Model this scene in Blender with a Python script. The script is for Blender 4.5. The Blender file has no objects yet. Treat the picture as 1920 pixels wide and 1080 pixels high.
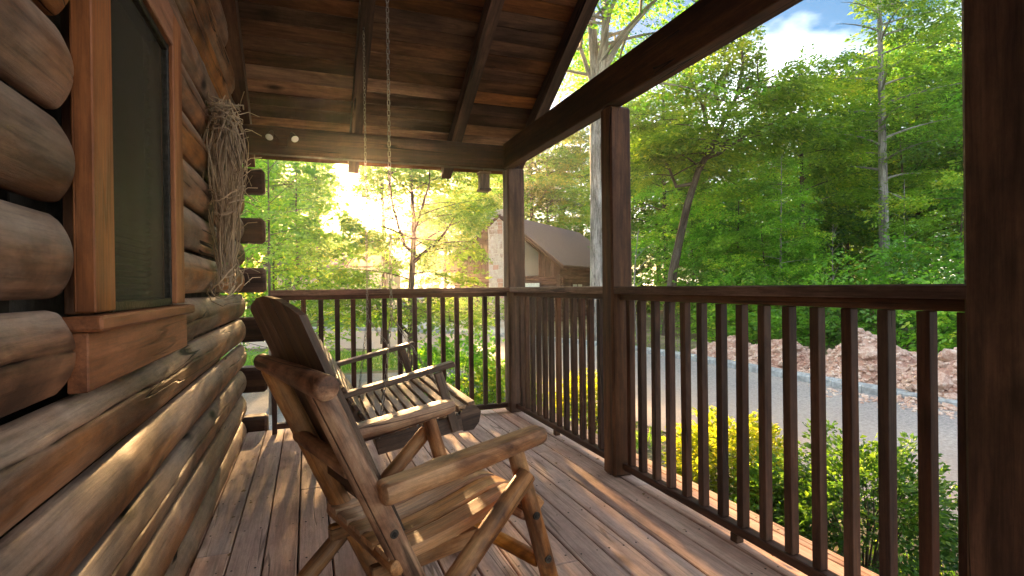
import bpy, math, random
import numpy as np
from math import sin, cos, radians, pi, sqrt, atan2
from mathutils import Vector, Matrix
random.seed(7)
rng = np.random.default_rng(11)
scn = bpy.context.scene
COL = scn.collection

# ------------------------------------------------------------------ camera, light, exposure
F_PX, YAW, PITCH, ROLL, EYE = 1021.27, 0.3592, -0.0033, 0.0122, 1.10
EXPOSURE = 3.56
SUN_AZ, SUN_EL = radians(3.6), radians(9.0)          # azimuth from +Y towards +X
HAZE = 0.0012
CLOUD_SHIFT = 4.1
SUN_STRENGTH, SKY_STRENGTH = 5.0, 0.14

def make_camera():
    fw = Vector((sin(YAW)*cos(PITCH), cos(YAW)*cos(PITCH), sin(PITCH)))
    r0 = Vector((cos(YAW), -sin(YAW), 0)); u0 = r0.cross(fw)
    r = r0*cos(ROLL) - u0*sin(ROLL); u = u0*cos(ROLL) + r0*sin(ROLL)
    cam = bpy.data.cameras.new('camera'); cam.sensor_width = 36; cam.lens = F_PX/1920*36
    cam.clip_start = 0.05; cam.clip_end = 900
    o = bpy.data.objects.new('camera', cam); COL.objects.link(o)
    m = Matrix((r, u, -fw)).transposed().to_4x4(); m.translation = (0, 0, EYE)
    o.matrix_world = m; scn.camera = o
make_camera()

def nd(nt, t, **kw):
    n = nt.nodes.new(t)
    for k, v in kw.items():
        if k in n.inputs: n.inputs[k].default_value = v
        else: setattr(n, k, v)
    return n

world = bpy.data.worlds.new('World'); scn.world = world; world.use_nodes = True
nt = world.node_tree; bg = nt.nodes['Background']
sky = nd(nt, 'ShaderNodeTexSky', sky_type='NISHITA', sun_disc=False, sun_elevation=SUN_EL, sun_rotation=SUN_AZ,
         air_density=1.0, dust_density=0.55, ozone_density=2.0)
tc = nd(nt, 'ShaderNodeTexCoord'); mp = nd(nt, 'ShaderNodeMapping'); mp.inputs['Scale'].default_value = (1, 1, 2.2)
mp.inputs['Location'].default_value = (CLOUD_SHIFT, 0.0, 0.0)
nz = nd(nt, 'ShaderNodeTexNoise', Scale=1.25, Detail=8.0, Roughness=0.52)
rp = nd(nt, 'ShaderNodeValToRGB'); rp.color_ramp.elements[0].position = 0.445; rp.color_ramp.elements[1].position = 0.56
L = nt.links.new
L(tc.outputs['Generated'], mp.inputs[0]); L(mp.outputs[0], nz.inputs['Vector']); L(nz.outputs[0], rp.inputs[0])
sat = nd(nt, 'ShaderNodeHueSaturation', Saturation=1.4, Value=0.165); L(sky.outputs[0], sat.inputs['Color'])
bl = nd(nt, 'ShaderNodeHueSaturation', Saturation=0.7, Value=0.32); L(sky.outputs[0], bl.inputs['Color'])
cl = nd(nt, 'ShaderNodeMixRGB', blend_type='ADD'); cl.inputs[0].default_value = 1; L(bl.outputs[0], cl.inputs[1]); cl.inputs[2].default_value = (1.95, 1.88, 1.84, 1)
mx = nd(nt, 'ShaderNodeMixRGB'); L(sat.outputs[0], mx.inputs[1]); L(cl.outputs[0], mx.inputs[2])
L(rp.outputs[0], mx.inputs[0]); L(mx.outputs[0], bg.inputs[0]); bg.inputs[1].default_value = SKY_STRENGTH

sd = bpy.data.lights.new('sun', 'SUN'); sd.energy = SUN_STRENGTH; sd.angle = radians(0.6); sd.color = (1.0, 0.60, 0.26)
so = bpy.data.objects.new('sun', sd); COL.objects.link(so)
sdir = Vector((sin(SUN_AZ)*cos(SUN_EL), cos(SUN_AZ)*cos(SUN_EL), sin(SUN_EL)))
so.rotation_euler = sdir.to_track_quat('Z', 'Y').to_euler(); so.location = (2, 30, 20)
scn.view_settings.view_transform = 'Standard'; scn.view_settings.look = 'None'
scn.view_settings.exposure = EXPOSURE; scn.view_settings.gamma = 1; scn.view_settings.use_curve_mapping = False
scn.cycles.max_bounces = 10; scn.cycles.diffuse_bounces = 5; scn.cycles.transmission_bounces = 6; scn.cycles.glossy_bounces = 3
scn.cycles.use_denoising = True

# ------------------------------------------------------------------ materials
MATS = {}
def newmat(name):
    m = bpy.data.materials.new(name); m.use_nodes = True
    t = m.node_tree; return m, t, t.nodes['Principled BSDF']
def ramp(t, stops):
    r = nd(t, 'ShaderNodeValToRGB'); e = r.color_ramp.elements
    while len(e) < len(stops): e.new(0.5)
    for k, (p, c) in enumerate(stops):
        e[k].position = p; e[k].color = (*c, 1) if len(c) == 3 else c
    return r
def mixc(t, fac, a, b, mode='MIX'):
    m = nd(t, 'ShaderNodeMixRGB', blend_type=mode)
    for s, v in ((0, fac), (1, a), (2, b)):
        if hasattr(v, 'links') or hasattr(v, 'is_linked'): t.links.new(v, m.inputs[s])
        elif isinstance(v, (int, float)): m.inputs[s].default_value = v if s == 0 else (v, v, v, 1)
        else: m.inputs[s].default_value = (*v, 1)
    return m.outputs[0]
def mathn(t, op, a, b=0.0, c=0.0, clamp=False):
    m = nd(t, 'ShaderNodeMath', operation=op); m.use_clamp = clamp
    for s, v in enumerate((a, b, c)):
        if hasattr(v, 'is_linked'): t.links.new(v, m.inputs[s])
        else: m.inputs[s].default_value = v
    return m.outputs[0]
def scaled(t, vec, s):
    m = nd(t, 'ShaderNodeMapping'); m.inputs['Scale'].default_value = s; t.links.new(vec, m.inputs[0]); return m.outputs[0]
def noise(t, vec, scale=1.0, detail=4.0, rough=0.55, dist=0.0):
    n = nd(t, 'ShaderNodeTexNoise', Scale=scale, Detail=detail, Roughness=rough, Distortion=dist); t.links.new(vec, n.inputs['Vector']); return n.outputs[0]

def wood(name, cdark, cmid, clight, pale=None, vary=0.25, rough=0.6, crack=0.5, grain=1.0, knots=0.5, bump=0.35, gloss=0.4, pale_amt=0.35, gs=60, bs=(4, 4, 1.1), gmix=0.45):
    """wood in the piece's own frame: attribute wc has z along the grain"""
    m, t, b = newmat(name); LK = t.links.new
    at = nd(t, 'ShaderNodeAttribute', attribute_name='wc'); oi = nd(t, 'ShaderNodeObjectInfo')
    off = mathn(t, 'MULTIPLY', oi.outputs['Random'], 41.0)
    add = nd(t, 'ShaderNodeVectorMath', operation='ADD'); LK(at.outputs['Vector'], add.inputs[0])
    cb = nd(t, 'ShaderNodeCombineXYZ'); LK(off, cb.inputs[0]); LK(off, cb.inputs[1]); LK(off, cb.inputs[2]); LK(cb.outputs[0], add.inputs[1])
    v = add.outputs[0]
    bl = noise(t, scaled(t, v, bs), 1, 5, 0.62, 0.6)
    g1 = noise(t, scaled(t, v, (gs, gs, gs*0.05)), 1, 8, 0.74, 0.25)
    g2 = noise(t, scaled(t, v, (14, 14, 0.7)), 1, 4, 0.6, 0.8)
    c = ramp(t, [(0.40, cdark), (0.5, cmid), (0.61, clight)])
    f = mathn(t, 'ADD', mathn(t, 'MULTIPLY', bl, 1-gmix), mathn(t, 'MULTIPLY', g2, gmix)); LK(f, c.inputs[0])
    col = c.outputs[0]
    if pale:
        pn = ramp(t, [(0.46, (0, 0, 0)), (0.66, (pale_amt,)*3)]); LK(noise(t, scaled(t, v, (5, 5, 1.4)), 1, 6, 0.7, 0.3), pn.inputs[0])
        col = mixc(t, pn.outputs[0], col, pale)
        wr_ = nd(t, 'ShaderNodeAttribute', attribute_name='top_pale'); wn = mathn(t, 'MULTIPLY_ADD', noise(t, scaled(t, v, (7, 7, 3)), 1, 6, 0.7), 1.6, -0.30)
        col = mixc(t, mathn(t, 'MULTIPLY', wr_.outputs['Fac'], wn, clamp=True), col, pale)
    gr = ramp(t, [(0.36, (1-0.6*grain,)*3), (0.56, (1.12,)*3)]); LK(g1, gr.inputs[0])
    col = mixc(t, 1.0, col, gr.outputs[0], 'MULTIPLY')
    sp_ = ramp(t, [(0.36, (0.74,)*3), (0.50, (1.0,)*3), (0.64, (1.22,)*3)]); LK(noise(t, scaled(t, v, (34, 34, 16)), 1, 8, 0.8, 0.4), sp_.inputs[0])
    col = mixc(t, min(0.85, grain+0.05), col, sp_.outputs[0], 'MULTIPLY')
    # knots
    vo = nd(t, 'ShaderNodeTexVoronoi', Scale=1.0, Randomness=1.0); LK(scaled(t, v, (5, 5, 2.0)), vo.inputs['Vector'])
    kn = ramp(t, [(0.06, (knots,)*3), (0.17, (0, 0, 0))]); LK(vo.outputs['Distance'], kn.inputs[0])
    col = mixc(t, kn.outputs[0], col, [x*0.28 for x in cdark])
    # checks along the grain
    cn = noise(t, scaled(t, v, (11, 11, 0.45)), 1, 2, 0.4, 0.15)
    rd = mathn(t, 'ABSOLUTE', mathn(t, 'SUBTRACT', cn, 0.5))
    gate = mathn(t, 'GREATER_THAN', noise(t, scaled(t, v, (4, 4, 0.6)), 1, 1), 0.53)
    ck = ramp(t, [(0.004, (1, 1, 1)), (0.011, (0, 0, 0))]); LK(rd, ck.inputs[0])
    ckm = mathn(t, 'MULTIPLY', mathn(t, 'MULTIPLY', ck.outputs[0], gate), crack)
    col = mixc(t, ckm, col, [x*0.15 for x in cdark])
    cka = nd(t, 'ShaderNodeAttribute', attribute_name='check'); col = mixc(t, cka.outputs['Fac'], col, [x*0.12 for x in cdark])
    hv = nd(t, 'ShaderNodeHueSaturation'); LK(col, hv.inputs['Color'])
    LK(mathn(t, 'ADD', mathn(t, 'MULTIPLY', oi.outputs['Random'], vary*2), 1-vary), hv.inputs['Value'])
    LK(mathn(t, 'ADD', mathn(t, 'MULTIPLY', mathn(t, 'FRACT', mathn(t, 'MULTIPLY', oi.outputs['Random'], 7.31)), 0.3), 0.85), hv.inputs['Saturation'])
    LK(hv.outputs[0], b.inputs['Base Color'])
    LK(mathn(t, 'ADD', mathn(t, 'MULTIPLY', g1, 0.35), rough-0.17), b.inputs['Roughness'])
    b.inputs['Specular IOR Level'].default_value = gloss
    h = mathn(t, 'SUBTRACT', mathn(t, 'ADD', mathn(t, 'MULTIPLY', g1, 0.5), mathn(t, 'MULTIPLY', g2, 0.8)), mathn(t, 'MULTIPLY', ckm, 2.0))
    bp = nd(t, 'ShaderNodeBump', Strength=bump, Distance=0.006); LK(h, bp.inputs['Height']); LK(bp.outputs[0], b.inputs['Normal'])
    MATS[name] = m; return m

def plain(name, c, rough=0.6, metal=0.0, nscale=20, namt=0.25, bump=0.0, spec=0.5, coord='Object'):
    m, t, b = newmat(name); tcn = nd(t, 'ShaderNodeTexCoord')
    n = noise(t, tcn.outputs[coord], nscale, 5, 0.6)
    r = ramp(t, [(0.40, tuple(x*(1-namt) for x in c)), (0.6, tuple(min(1, x*(1+namt)) for x in c))]); t.links.new(n, r.inputs[0])
    t.links.new(r.outputs[0], b.inputs['Base Color'])
    b.inputs['Roughness'].default_value = rough; b.inputs['Metallic'].default_value = metal; b.inputs['Specular IOR Level'].default_value = spec
    if bump:
        bp = nd(t, 'ShaderNodeBump', Strength=bump, Distance=0.02); t.links.new(n, bp.inputs['Height']); t.links.new(bp.outputs[0], b.inputs['Normal'])
    MATS[name] = m; return m

def leafmat(name, stops, trans=0.45, hue=0.0):
    m, t, b = newmat(name); t.nodes.remove(b); out = t.nodes['Material Output']
    at = nd(t, 'ShaderNodeAttribute', attribute_name='tint'); oi = nd(t, 'ShaderNodeObjectInfo')
    r = ramp(t, stops); t.links.new(at.outputs['Fac'], r.inputs[0])
    hv = nd(t, 'ShaderNodeHueSaturation', Saturation=1.0); t.links.new(r.outputs[0], hv.inputs['Color'])
    t.links.new(mathn(t, 'ADD', mathn(t, 'MULTIPLY', oi.outputs['Random'], 0.03), 0.485), hv.inputs['Hue'])
    t.links.new(mathn(t, 'ADD', mathn(t, 'MULTIPLY', oi.outputs['Random'], 0.4), 0.85), hv.inputs['Value'])
    d = nd(t, 'ShaderNodeBsdfDiffuse'); tr = nd(t, 'ShaderNodeBsdfTranslucent'); gl = nd(t, 'ShaderNodeBsdfGlossy', Roughness=0.42)
    gl.inputs['Color'].default_value = (0.9, 0.95, 1, 1)
    yl = mixc(t, 0.45, hv.outputs[0], (1.35, 1.25, 0.45), 'MULTIPLY')
    t.links.new(hv.outputs[0], d.inputs[0])
    up = mixc(t, 1.0, yl, (1.5, 1.5, 1.5), 'MULTIPLY'); t.links.new(up, tr.inputs[0])
    m1 = nd(t, 'ShaderNodeMixShader', Fac=trans); t.links.new(d.outputs[0], m1.inputs[1]); t.links.new(tr.outputs[0], m1.inputs[2])
    m2 = nd(t, 'ShaderNodeMixShader', Fac=0.03); t.links.new(m1.outputs[0], m2.inputs[1]); t.links.new(gl.outputs[0], m2.inputs[2])
    t.links.new(m2.outputs[0], out.inputs[0]); MATS[name] = m; return m

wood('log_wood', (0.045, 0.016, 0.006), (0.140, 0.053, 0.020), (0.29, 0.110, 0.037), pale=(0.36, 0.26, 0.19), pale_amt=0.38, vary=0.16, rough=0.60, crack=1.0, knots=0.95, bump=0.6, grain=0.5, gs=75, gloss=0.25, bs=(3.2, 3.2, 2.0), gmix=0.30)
wood('trim_wood', (0.15, 0.054, 0.026), (0.26, 0.100, 0.048), (0.37, 0.155, 0.078), vary=0.10, rough=0.55, crack=0.4, knots=0.45, bump=0.25, grain=0.5, gs=90, gloss=0.3)
wood('deck_wood', (0.40, 0.240, 0.180), (0.52, 0.335, 0.258), (0.62, 0.425, 0.330), pale=(0.58, 0.45, 0.35), pale_amt=0.45, vary=0.13, rough=0.76, crack=0.5, knots=0.7, bump=0.35, grain=0.38, gs=80, gloss=0.14, gmix=0.3)
wood('rail_wood', (0.028, 0.011, 0.006), (0.062, 0.024, 0.013), (0.115, 0.048, 0.026), pale=(0.14, 0.095, 0.065), pale_amt=0.3, vary=0.25, rough=0.62, crack=0.7, knots=0.6, bump=0.35, grain=0.7, gs=100, gloss=0.25)
wood('cap_wood', (0.085, 0.043, 0.030), (0.155, 0.085, 0.060), (0.24, 0.145, 0.105), vary=0.1, rough=0.68, crack=0.7, knots=0.4, bump=0.35, gloss=0.22)
wood('roof_wood', (0.050, 0.021, 0.011), (0.120, 0.052, 0.026), (0.240, 0.108, 0.050), vary=0.5, rough=0.75, crack=0.3, knots=0.9, bump=0.25, grain=0.5, gloss=0.15, gmix=0.3)
wood('beam_wood', (0.026, 0.012, 0.007), (0.056, 0.026, 0.015), (0.110, 0.053, 0.030), vary=0.15, rough=0.65, crack=1.0, knots=0.6, bump=0.4, grain=0.7, gloss=0.22)
wood('chair_wood', (0.120, 0.042, 0.014), (0.33, 0.130, 0.044), (0.54, 0.265, 0.105), pale=(0.56, 0.38, 0.23), pale_amt=0.45, vary=0.12, rough=0.5, crack=0.8, knots=0.8, bump=0.5, grain=0.55, gloss=0.3, gs=95, bs=(8, 8, 4.5), gmix=0.15)
wood('slat_wood', (0.30, 0.125, 0.045), (0.48, 0.225, 0.088), (0.60, 0.32, 0.14), pale=(0.58, 0.42, 0.27), pale_amt=0.45, vary=0.12, rough=0.5, crack=0.4, knots=0.6, bump=0.3, grain=0.6, gs=90, gloss=0.3)
wood('swing_slat', (0.15, 0.080, 0.038), (0.27, 0.155, 0.078), (0.38, 0.24, 0.13), vary=0.12, rough=0.6, crack=0.4, knots=0.3, bump=0.25)
wood('back_wood', (0.060, 0.028, 0.014), (0.115, 0.055, 0.026), (0.19, 0.095, 0.045), vary=0.10, rough=0.55, crack=0.4, knots=0.3, bump=0.25)
wood('swing_wood', (0.065, 0.034, 0.019), (0.13, 0.070, 0.040), (0.22, 0.13, 0.075), pale=(0.30, 0.23, 0.17), pale_amt=0.45, vary=0.15, rough=0.55, crack=0.5, knots=0.5, bump=0.35)
wood('cabin_wood', (0.040, 0.020, 0.018), (0.078, 0.040, 0.036), (0.125, 0.070, 0.063), vary=0.14, rough=0.8, crack=0.3, knots=0.3, bump=0.3, gloss=0.1)
wood('bark_pale', (0.14, 0.13, 0.115), (0.27, 0.255, 0.235), (0.42, 0.40, 0.37), vary=0.1, rough=0.9, crack=0.9, knots=0.7, bump=0.9, gloss=0.15)
wood('bark_dark', (0.045, 0.034, 0.026), (0.095, 0.075, 0.058), (0.17, 0.14, 0.11), vary=0.15, rough=0.9, crack=0.8, knots=0.6, bump=0.9, gloss=0.1)
wood('vine_wood', (0.22, 0.14, 0.08), (0.38, 0.26, 0.155), (0.52, 0.38, 0.25), vary=0.1, rough=0.7, crack=0.0, knots=0.2, bump=0.3)
wood('post_wood', (0.040, 0.017, 0.009), (0.085, 0.038, 0.020), (0.155, 0.073, 0.039), vary=0.1, rough=0.62, crack=1.0, knots=0.6, bump=0.4, grain=0.7, gloss=0.25)
plain('metal_dark', (0.030, 0.026, 0.022), 0.5, 0.8, 60, 0.4, 0.3)
plain('metal_chain', (0.20, 0.165, 0.13), 0.42, 0.85, 80, 0.35)
plain('lamp_white', (0.78, 0.76, 0.70), 0.35, 0, 12, 0.05)
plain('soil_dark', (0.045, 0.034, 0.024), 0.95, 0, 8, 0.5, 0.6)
plain('roof_shingle', (0.125, 0.092, 0.085), 0.9, 0, 30, 0.3, 0.4)
plain('mortar', (0.46, 0.44, 0.42), 0.9, 0, 25, 0.15, 0.3)
plain('concrete', (0.42, 0.43, 0.44), 0.85, 0, 6, 0.12, 0.2)
plain('kerb_concrete', (0.27, 0.30, 0.32), 0.85, 0, 9, 0.25, 0.3)
plain('tyre_rubber', (0.02, 0.02, 0.02), 0.8)
plain('car_paint', (0.035, 0.05, 0.08), 0.25, 0.3, 5, 0.05)
plain('car_glass', (0.02, 0.025, 0.03), 0.05, 0, 5, 0.05)
plain('curtain', (0.62, 0.66, 0.62), 0.8, 0, 10, 0.1)
plain('house_wall', (0.44, 0.40, 0.35), 0.8, 0, 8, 0.1)

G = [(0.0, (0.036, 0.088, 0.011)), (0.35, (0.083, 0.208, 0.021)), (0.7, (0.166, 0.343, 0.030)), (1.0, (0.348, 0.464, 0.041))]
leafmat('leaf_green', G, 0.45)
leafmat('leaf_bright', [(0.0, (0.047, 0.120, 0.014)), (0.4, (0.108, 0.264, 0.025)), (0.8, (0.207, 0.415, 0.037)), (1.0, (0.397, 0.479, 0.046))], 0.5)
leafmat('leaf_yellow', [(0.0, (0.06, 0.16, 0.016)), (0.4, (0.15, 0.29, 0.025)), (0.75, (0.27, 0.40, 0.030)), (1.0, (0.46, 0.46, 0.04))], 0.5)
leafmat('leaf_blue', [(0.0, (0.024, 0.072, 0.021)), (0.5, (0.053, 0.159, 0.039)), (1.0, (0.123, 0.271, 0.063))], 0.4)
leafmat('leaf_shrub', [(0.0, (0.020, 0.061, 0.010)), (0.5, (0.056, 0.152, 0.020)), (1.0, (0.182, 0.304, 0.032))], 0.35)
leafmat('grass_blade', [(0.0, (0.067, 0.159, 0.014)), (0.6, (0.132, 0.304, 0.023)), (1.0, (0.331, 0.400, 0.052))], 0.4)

leafmat('leaf_gold', [(0.0, (0.10, 0.20, 0.015)), (0.3, (0.24, 0.34, 0.02)), (0.6, (0.48, 0.52, 0.03)), (1.0, (0.62, 0.56, 0.05))], 0.45)
def glassmat():
    m, t, b = newmat('window_screen'); tcn = nd(t, 'ShaderNodeTexCoord')
    n = noise(t, scaled(t, tcn.outputs['Object'], (6, 6, 0.8)), 1, 5, 0.6)
    r = ramp(t, [(0.4, (0.034, 0.028, 0.019)), (0.62, (0.070, 0.057, 0.040))]); t.links.new(n, r.inputs[0]); t.links.new(r.outputs[0], b.inputs['Base Color'])
    b.inputs['Roughness'].default_value = 0.5; b.inputs['Specular IOR Level'].default_value = 0.12
    w = nd(t, 'ShaderNodeTexWave', Scale=1.0); w.inputs['Scale'].default_value = 260; w.bands_direction = 'Z'; t.links.new(tcn.outputs['Object'], w.inputs[0])
    bp = nd(t, 'ShaderNodeBump', Strength=0.15, Distance=0.001); t.links.new(w.outputs['Fac'], bp.inputs['Height']); t.links.new(bp.outputs[0], b.inputs['Normal'])
    out = t.nodes['Material Output']; tr = nd(t, 'ShaderNodeBsdfTransparent'); ms = nd(t, 'ShaderNodeMixShader', Fac=0.62)
    t.links.new(tr.outputs[0], ms.inputs[1]); t.links.new(b.outputs[0], ms.inputs[2]); t.links.new(ms.outputs[0], out.inputs[0]); MATS['window_screen'] = m
glassmat()
plain('blind_vinyl', (0.40, 0.34, 0.26), 0.6, 0, 6, 0.1)
def pane_mat():
    m, t, b = newmat('pane_glass'); b.inputs['Base Color'].default_value = (0.03, 0.035, 0.035, 1); b.inputs['Roughness'].default_value = 0.06
    b.inputs['Specular IOR Level'].default_value = 0.8; MATS['pane_glass'] = m
pane_mat()

def asphalt():
    m, t, b = newmat('asphalt'); tcn = nd(t, 'ShaderNodeTexCoord'); o = tcn.outputs['Object']; LK = t.links.new
    big = noise(t, o, 0.35, 5, 0.6); fine = noise(t, o, 26, 7, 0.8); 
    vo = nd(t, 'ShaderNodeTexVoronoi', Scale=24.0); LK(o, vo.inputs['Vector'])
    c1 = ramp(t, [(0.35, (0.205, 0.20, 0.205)), (0.65, (0.29, 0.275, 0.265))]); LK(big, c1.inputs[0])
    c2 = ramp(t, [(0.36, (0.5,)*3), (0.5, (1.0,)*3), (0.64, (1.7, 1.6, 1.5))]); LK(fine, c2.inputs[0])
    col = mixc(t, 1, c1.outputs[0], c2.outputs[0], 'MULTIPLY')
    sp = ramp(t, [(0.0, (1, 1, 1)), (0.22, (0, 0, 0))]); LK(vo.outputs['Distance'], sp.inputs[0])
    gate = mathn(t, 'GREATER_THAN', noise(t, o, 9, 3), 0.5)
    # loose tan grit thickest along the near edge and in patches
    sx = nd(t, 'ShaderNodeSeparateXYZ'); LK(o, sx.inputs[0])
    edge = mathn(t, 'MULTIPLY', mathn(t, 'SUBTRACT', 7.2, sx.outputs[0]), 0.5, clamp=True)
    pn = mathn(t, 'MULTIPLY', mathn(t, 'MULTIPLY', noise(t, o, 0.8, 5, 0.7), edge), 1.25)
    col = mixc(t, pn, col, (0.38, 0.29, 0.23))
    col = mixc(t, mathn(t, 'MULTIPLY', sp.outputs[0], gate), col, (0.55, 0.49, 0.44))
    LK(col, b.inputs['Base Color']); b.inputs['Roughness'].default_value = 0.8
    bp = nd(t, 'ShaderNodeBump', Strength=0.5, Distance=0.01); LK(fine, bp.inputs['Height']); LK(bp.outputs[0], b.inputs['Normal'])
    MATS['asphalt'] = m
asphalt()
def ground_like(name, stops, fs=14, bs=0.6, bump=0.6):
    m, t, b = newmat(name); o = nd(t, 'ShaderNodeTexCoord').outputs['Object']; LK = t.links.new
    f = noise(t, o, fs, 7, 0.75); g = noise(t, o, bs, 5, 0.6)
    r = ramp(t, [((p-0.5)*0.5+0.5, c) for p, c in stops]); LK(mathn(t, 'ADD', mathn(t, 'MULTIPLY', f, 0.5), mathn(t, 'MULTIPLY', g, 0.5)), r.inputs[0]); LK(r.outputs[0], b.inputs['Base Color'])
    b.inputs['Roughness'].default_value = 0.95; b.inputs['Specular IOR Level'].default_value = 0.2
    bp = nd(t, 'ShaderNodeBump', Strength=bump, Distance=0.03); LK(f, bp.inputs['Height']); LK(bp.outputs[0], b.inputs['Normal']); MATS[name] = m
ground_like('ground', [(0.3, (0.05, 0.075, 0.02)), (0.5, (0.14, 0.12, 0.075)), (0.7, (0.26, 0.215, 0.16))])
ground_like('lawn', [(0.3, (0.05, 0.13, 0.014)), (0.7, (0.12, 0.25, 0.03))])
ground_like('gravel', [(0.3, (0.11, 0.115, 0.125)), (0.55, (0.22, 0.22, 0.225)), (0.75, (0.36, 0.34, 0.32))], 45, 0.5)
ground_like('rubble_dirt', [(0.3, (0.30, 0.165, 0.12)), (0.5, (0.46, 0.30, 0.235)), (0.7, (0.60, 0.45, 0.37))], 12, 1.2, 1.0)
ground_like('rubble_rock', [(0.3, (0.40, 0.235, 0.18)), (0.5, (0.55, 0.40, 0.325)), (0.7, (0.68, 0.58, 0.50))], 9, 2.5, 0.8)
ground_like('stone_face', [(0.3, (0.26, 0.19, 0.17)), (0.5, (0.40, 0.36, 0.35)), (0.7, (0.50, 0.50, 0.52))], 6, 1.0, 0.3)
ground_like('stone_red', [(0.3, (0.30, 0.17, 0.14)), (0.7, (0.44, 0.29, 0.25))], 6, 1.0, 0.3)
ground_like('forest_floor', [(0.3, (0.035, 0.045, 0.015)), (0.6, (0.07, 0.085, 0.03)), (0.8, (0.13, 0.10, 0.06))], 6, 0.4)

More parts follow.
